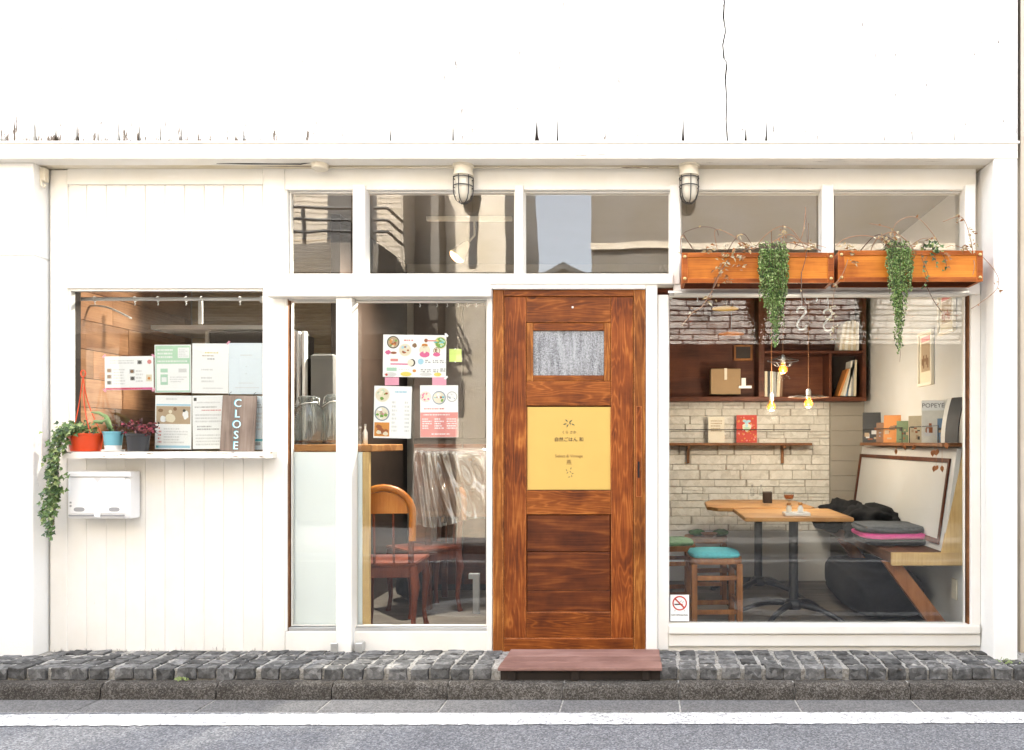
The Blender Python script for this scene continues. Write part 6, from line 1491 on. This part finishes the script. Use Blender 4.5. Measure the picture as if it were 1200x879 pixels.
for i, (px, m, lb) in enumerate(((1114, 'book_white', 'white bent magazine at the near end of the wall shelf'), (1119, 'book_black', 'black edged bent magazine nearest the window on the wall shelf'))):
    s0 = (px - 755) / 1.775; y = S0 * D / s0 - D
    t = empty('magazine', (2.5, y, zm + .001), lb, 'magazine', 'magazines on the wall shelf', local=True); t.rotation_euler = (0, 0, .35)
    bm = bmesh.new(); nn = 10; a = []; b3 = []
    for k in range(nn + 1):
        u = k / nn; xx = .05 * u * u - .02; a.append((xx, .26 * u)); b3.append((xx + .008, .26 * u))
    prism(bm, a + b3[::-1], -.05, .05); obj('cover', bm, m, t, smooth=40)
# pictures on the side wall
def wallpic(ya, yb3, za, zb3, label, mats):
    t = empty('framed_picture', (XR, (ya + yb3) / 2, za), label, 'picture', 'narrow framed pictures on the side wall')
    for q in ((ya, yb3, za, za + .02), (ya, yb3, zb3 - .02, zb3), (ya, ya + .016, za + .0205, zb3 - .0205), (yb3 - .016, yb3, za + .0205, zb3 - .0205)): box('frame', XR - .022, XR - .001, *q, 'paper_cream', t, .002)
    box('mount', XR - .010, XR - .002, ya + .0165, yb3 - .0165, za + .0205, zb3 - .0205, mats[0], t, 0); h = zb3 - za; w = yb3 - ya
    box('picture', XR - .013, XR - .0105, ya + w * .2, yb3 - w * .2, za + h * .26, zb3 - h * .22, mats[1], t, 0)
    for k in range(5): yy = ya + w * (.28 + .1 * k); box('motif', XR - .0145, XR - .0135, yy, yy + w * .07, za + h * (.32 + .06 * (k % 3)), za + h * (.5 + .06 * (k % 2)), mats[2], t, 0)
    box('label_strip', XR - .013, XR - .0105, ya + w * .2, yb3 - w * .2, zb3 - h * .19, zb3 - h * .10, mats[3], t, 0)
wallpic(.60, .84, Z(452, .72), Z(388, .72), 'lower narrow framed picture with a pink strip on the right wall', ('print_cream', 'print_tan', 'print_brown', 'print_salmon'))
wallpic(.26, .50, Z(391, .38), Z(342, .38), 'upper framed picture with a brown panel near the window on the right wall', ('print_cream', 'print_tan', 'print_stew', 'print_salmon'))
# copper leaf garland
gd = empty('leaf_garland', (xm, .7, zm), 'garland of copper leaves hanging from the magazine shelf', 'garland')
for (px, py, n_) in ((1050, 529, 1), (1060, 524, 1), (1071, 524, 1), (1095, 531, 3), (1109, 522, 1), (1097, 549, 2), (1104, 549, 1)):
    s0 = (px - 755) / (xm - .012 - CX); y = S0 * D / s0 - D; zc = Z(py, y); x_ = xm - .012
    bm = bmesh.new(); tube(bm, [(x_, y, zm - .01), (x_, y, zc + .01)], .0008, 4); obj('thread', bm, 'copper', gd)
    for k in range(n_):
        bm = bmesh.new(); prism(bm, [(0, .018), (.010, .006), (.010, -.006), (0, -.022), (-.010, -.006), (-.010, .006)], -.0012, .0012); bmesh.ops.rotate(bm, verts=bm.verts, cent=(0, 0, 0), matrix=Matrix.Rotation(rnd.uniform(-.6, .6), 3, 'Y')); bmesh.ops.translate(bm, verts=bm.verts, vec=(x_ + .012 * (k - 1) * (n_ > 1), y - .006 * k, zc + .004 * k)); obj('leaf', bm, 'copper', gd)
# cushions and clothes on the bench
def blob(name, c, size, m, label, cat, rough=.10, seed=0, parent=None, boxy=0.0):
    bm = bmesh.new(); bmesh.ops.create_icosphere(bm, subdivisions=4, radius=1)
    from mathutils import noise as mn
    for v in bm.verts:
        p_ = v.co.copy()
        if boxy: p_ = Vector([math.copysign(abs(q) ** (1 - boxy), q) for q in p_])
        k = 1 + rough * mn.fractal(v.co * 2.3 + Vector((seed, 0, 0)), 1.0, 2.0, 4)
        v.co = Vector((p_.x * size[0] * k, p_.y * size[1] * k, p_.z * size[2] * k)) + Vector(c)
    return tag(obj(name, bm, m, parent, smooth='all'), label, cat)
zs_ = zt_
blob('cushion', (2.29, .62, zs_ + .020), (.20, .21, .022), 'cloth_charcoal', 'charcoal seat cushion at the bottom of the pile on the bench', 'cushion', .04, 1, None, .55)
blob('cushion', (2.285, .62, zs_ + .056), (.205, .215, .019), 'cloth_pink', 'bright pink cushion in the middle of the pile on the bench', 'cushion', .05, 2, None, .55)
blob('cushion', (2.28, .64, zs_ + .094), (.20, .21, .026), 'cloth_grey', 'black and grey striped cushion on top of the pile on the bench', 'cushion', .10, 3, None, .45)
blob('jacket', (2.28, 1.02, zs_ + .085), (.20, .22, .115), 'cloth_black', 'crumpled black jacket heaped on the bench beside the cushions', 'jacket', .35, 4)
blob('jacket', (2.21, 1.42, zs_ + .085), (.20, .20, .115), 'cloth_black', 'second black coat heaped at the far end of the bench', 'coat', .35, 9)
blob('bench_shade', (2.32, 1.15, .16), (.24, .62, .155), 'cloth_black', 'large dark bag shape added for the shadow under the bench', 'bag', .06, 6, None, .4)  # added black form, stands in for the reflected shadow below the seat
# S hooks
def shook(px, py, h, y, label, m):
    bm = bmesh.new(); c = Q(px, py, y); r = h / 4; pts = []
    for k in range(10): a = math.radians(200 - k * 26); pts.append((c.x + r * .9 * math.cos(a), y, c.z + r + r * math.sin(a)))
    for k in range(10): a = math.radians(90 - k * 0) if False else math.radians(70 - k * 27 + 10); pts.append((c.x + r * .9 * math.cos(a + math.radians(10)), y, c.z - r + r * math.sin(a)))
    P_ = [(-.8, 1.15), (-.75, 1.7), (-.2, 2.0), (.5, 1.85), (.8, 1.3), (.55, .75), (0, .2), (-.5, -.4), (-.85, -1.1), (-.6, -1.75), (0, -2.0), (.65, -1.8), (.9, -1.3)]
    vine(bm, [(c.x + a * r, y, c.z + b3 * r) for a, b3 in P_], .0055)
    tag(obj('s_hook', bm, m, None, smooth='all'), label, 'hook')
shook(939.5, 373, .125, .15, 'white S shaped hook hanging alone behind the big window', 'plastic_white')
shook(970.5, 375, .12, .16, 'white S shaped hook behind the dried sprig', 'plastic_white')
for px, py in ((939.5, 362), (970.5, 363)):
    bm = bmesh.new(); tube(bm, [Q(px, 346, .15), Q(px, py, .15)], .0012, 5); tag(obj('hook_string', bm, 'plastic_white', None), 'string above the S hook ' + ('hanging alone' if px < 950 else 'behind the sprig'), 'string')
